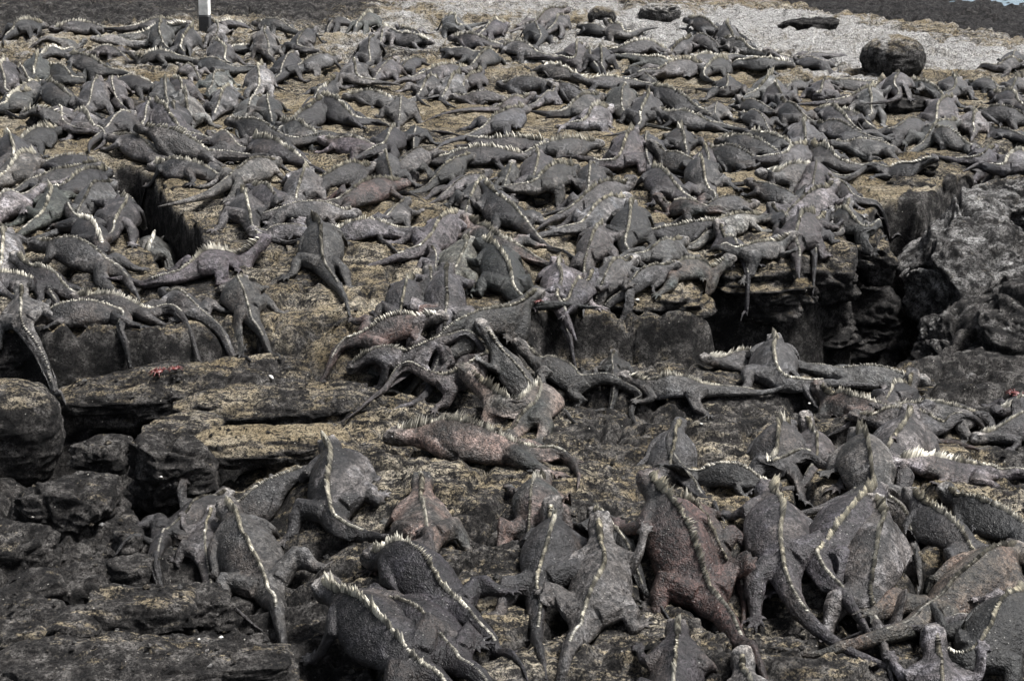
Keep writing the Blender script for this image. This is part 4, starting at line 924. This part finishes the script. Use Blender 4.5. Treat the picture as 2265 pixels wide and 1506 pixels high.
# labels: the ones described by hand first, the rest by look and by the described thing they lie next to
CN = {'g': 'grey', 'd': 'dark', 'p': 'pale', 'r': 'reddish', 'b': 'brown', 'o': 'olive'}
MARKS = [('the white post', (457, 45)), ('the dome-shaped boulder', (1975, 125)), ('the round far boulder', (1332, 38)), ('the log-shaped far boulder', (1460, 30)), ('the dark crack', (360, 470)), ('the ropy lava knob', (85, 280)),
         ('the flat-topped rough rock', (2016, 234)), ('the black pit', (1840, 770)), ('the rounded left boulder', (60, 950)), ('the tan rock by the crack', (415, 440)), ('the squared end block of the right ledge', (1915, 560))]
for p_ in placed:
    if p_['lab']:
        h = p_['lab'].split(',')[0]
        if len(h.split()) <= 9: MARKS.append(('the ' + h, ((p_['a'][0] + p_['b'][0]) / 2, (p_['a'][1] + p_['b'][1]) / 2)))
def view_words(p_):
    dx, dy = p_['a'][0] - p_['b'][0], p_['a'][1] - p_['b'][1]
    if abs(dx) > 1.3 * abs(dy): return 'facing ' + ('right' if dx > 0 else 'left')
    if dy < 0: return 'seen from behind' if abs(dx) < .5 * abs(dy) else 'facing away to the ' + ('right' if dx > 0 else 'left')
    return 'facing the camera'
used = set(p_['lab'] for p_ in placed if p_['lab'])
for p_ in placed:
    lab = p_['lab']
    if not lab:
        cx, cy = (p_['a'][0] + p_['b'][0]) / 2, (p_['a'][1] + p_['b'][1]) / 2
        near = sorted(MARKS, key=lambda m: math.hypot(m[1][0] - cx, (m[1][1] - cy) * 1.4))
        for nm, (mx, my) in near[:8]:
            dx, dy = cx - mx, cy - my
            w = ('right of' if dx > 0 else 'left of') if abs(dx) > 1.2 * abs(dy) else ('behind' if dy < 0 else 'in front of')
            for lead in (CN[p_['col']] + ' iguana', 'small ' + CN[p_['col']] + ' iguana' if p_['S'] < .36 else 'large ' + CN[p_['col']] + ' iguana'):
                t = f"{lead} {view_words(p_)}, {w} {nm}"
                if t not in used and len(t.replace('-', ' ').split()) <= 16: lab = t; break
            if lab: break
        if not lab: lab = f"{CN[p_['col']]} iguana {view_words(p_)} in the thick of the crowd"
        used.add(lab)
    tag(p_['root'], lab, 'iguana', 'marine iguanas basking on the lava shelf')
print('iguanas', len(placed), 'distinct labels', len(set(p_['root']['label'] for p_ in placed)))

# ------------------------------------------------------------------ marker post, crabs, shells, grit
def box(V, F, x0, x1, y0, y1, z0, z1, tap=0.0, bev=0.008):
    b = len(V)
    for z, k in ((z0, 0), (z1 - bev, tap), (z1, tap + bev)):
        for x, y in ((x0 + k, y0 + k + bev), (x0 + k + bev, y0 + k), (x1 - k - bev, y0 + k), (x1 - k, y0 + k + bev), (x1 - k, y1 - k - bev), (x1 - k - bev, y1 - k), (x0 + k + bev, y1 - k), (x0 + k, y1 - k - bev)): V.append((x, y, z))
    for j in range(2):
        for i in range(8): F.append([b + j * 8 + i, b + j * 8 + (i + 1) % 8, b + (j + 1) * 8 + (i + 1) % 8, b + (j + 1) * 8 + i])
    F.append([b + 16 + i for i in range(8)]); F.append([b + i for i in range(8)][::-1])
pp = march(BASE, 454, 66, 0.0)
post = empty('marker_post', pp); tag(post, 'white painted marker post with black base standing among the far iguanas', 'post')
post.rotation_euler = (0, rad(2.5), 0)
V, F = [], []; box(V, F, -.048, .048, -.05, .05, -.12, .13); new_obj('base', V, F, M_BLACK, post, False)
V, F = [], []; box(V, F, -.045, .045, -.047, .047, .133, 1.05); new_obj('shaft', V, F, M_WHITE, post, False)
def crab(px, py, s, rz, label):
    p = march(HM, px, py, 0.012); root = empty('crab', p); root.rotation_euler = (0, 0, rz); tag(root, label, 'crab', 'red crabs in the rock gaps')
    V, F = [], []; b = len(V)
    for j in range(1, 7):
        t = math.pi * j / 7
        for i in range(12):
            a = 2 * math.pi * i / 12; V.append((s * .5 * math.sin(t) * math.cos(a) * (1.1 if math.sin(a) > 0 else .95), s * .42 * math.sin(t) * math.sin(a), s * .2 * math.cos(t) + s * .14))
    for j in range(5):
        for i in range(12): F.append([j * 12 + i, (j + 1) * 12 + i, (j + 1) * 12 + (i + 1) % 12, j * 12 + (i + 1) % 12])
    F.append(list(range(12))); F.append([60 + i for i in range(12)][::-1]); new_obj('carapace', V, F, M_CRAB, root)
    for sd in (1, -1):
        for k in range(4):
            a = rad(-35 + 30 * k); V, F = [], []; d = np.array([math.cos(a) * sd, math.sin(a), 0])
            tube(V, F, [d * s * .4 + (0, 0, s * .12), d * s * .75 + (0, 0, s * .32), d * s * 1.05 + (0, 0, s * .1), d * s * 1.25 + (0, 0, -s * .08)], [s * .07, s * .075, s * .05, s * .02], 6); new_obj('leg', V, F, M_CRAB, root)
        V, F = [], []; tube(V, F, [(sd * s * .3, s * .3, s * .12), (sd * s * .45, s * .6, s * .14), (sd * s * .25, s * .8, s * .12), (sd * s * .12, s * .9, s * .1)], [s * .08, s * .11, s * .12, s * .03], 7); new_obj('claw', V, F, M_CRAB, root)
crab(1190, 668, .02, .5, 'red crab on the ledge beside the climbing black iguana')
crab(352, 824, .034, 1.2, 'red crab behind the long striated ridge at left')
crab(388, 817, .026, .3, 'smaller red crab right of the other behind the striated ridge')
crab(2247, 872, .034, 2.2, 'red crab at the right edge below the grey slope')
def shell(px, py, s, label, name='shell_fragment', el=1.0):
    p = march(HM, px, py, 0.0); V, F = [], []; blob(V, F, (0, 0, 0), s, 8); r = np.random.default_rng(int(px)); V = [tuple(np.array(v) * (el, .8, .45) * r.uniform(.8, 1.2)) for v in V]
    o = new_obj(name, V, F, M_SHELL); o.location = p + np.array([0, 0, s * .25]); o.rotation_euler = (0, 0, r.uniform(0, 3)); tag(o, label, 'shell', 'white shell fragments')
shell(1410, 664, .010, 'white shell bit on the front of the long ledge block')
shell(1551, 938, .006, 'tiny white shell below the comb-spined grey iguana')
shell(1790, 893, .007, 'white shell bit near the iguana with the round scaly head')
shell(489, 1410, .007, 'white shell bit on the bottom left slab')
shell(440, 1414, .005, 'smaller white shell bit left of another on the bottom slab')
shell(356, 1055, .006, 'white shell bit on the tall grey block')
shell(600, 834, .009, 'white splinter of bone on the striated ridge', 'bone_splinter', 2.4)
# loose lava grit
r = np.random.default_rng(77); n = 5200
yy = 2.4 * np.exp(r.random(n) * math.log(9.5 / 2.4)); xx = (r.random(n) * 2 - 1) * yy * .44; keep = noise(xx * 2.2, yy * 2.2) > -.12; xx, yy = xx[keep], yy[keep]; n = len(xx)
zz = hsample(BASE, xx, yy); sz = .0035 + .010 * r.random(n) ** 3
oct_v = np.array([(1, 0, 0), (0, 1, 0), (-1, 0, 0), (0, -1, 0), (0, 0, .8), (0, 0, -.8)]); oct_f = np.array([(0, 1, 4), (1, 2, 4), (2, 3, 4), (3, 0, 4), (1, 0, 5), (2, 1, 5), (3, 2, 5), (0, 3, 5)])
Vv = oct_v[None] * r.uniform(.6, 1.3, (n, 6, 1)) * sz[:, None, None]; a = r.random(n) * 6.28; ca, sa = np.cos(a)[:, None], np.sin(a)[:, None]
Vv = np.stack([Vv[..., 0] * ca - Vv[..., 1] * sa, Vv[..., 0] * sa + Vv[..., 1] * ca, Vv[..., 2]], -1) + np.stack([xx, yy, zz + sz * .3], -1)[:, None]
gt = np.repeat(np.column_stack([r.random(n) * .9, r.random(n) ** 3, r.random(n) * .4]), 6, 0)
gr = new_obj('lava_grit', Vv.reshape(-1, 3), (oct_f[None] + np.arange(n)[:, None, None] * 6).reshape(-1, 3), M_LAVA, None, False, gt)
tag(gr, 'loose lava grit and shell crumbs scattered over the shelf', 'grit', None, 'stuff')
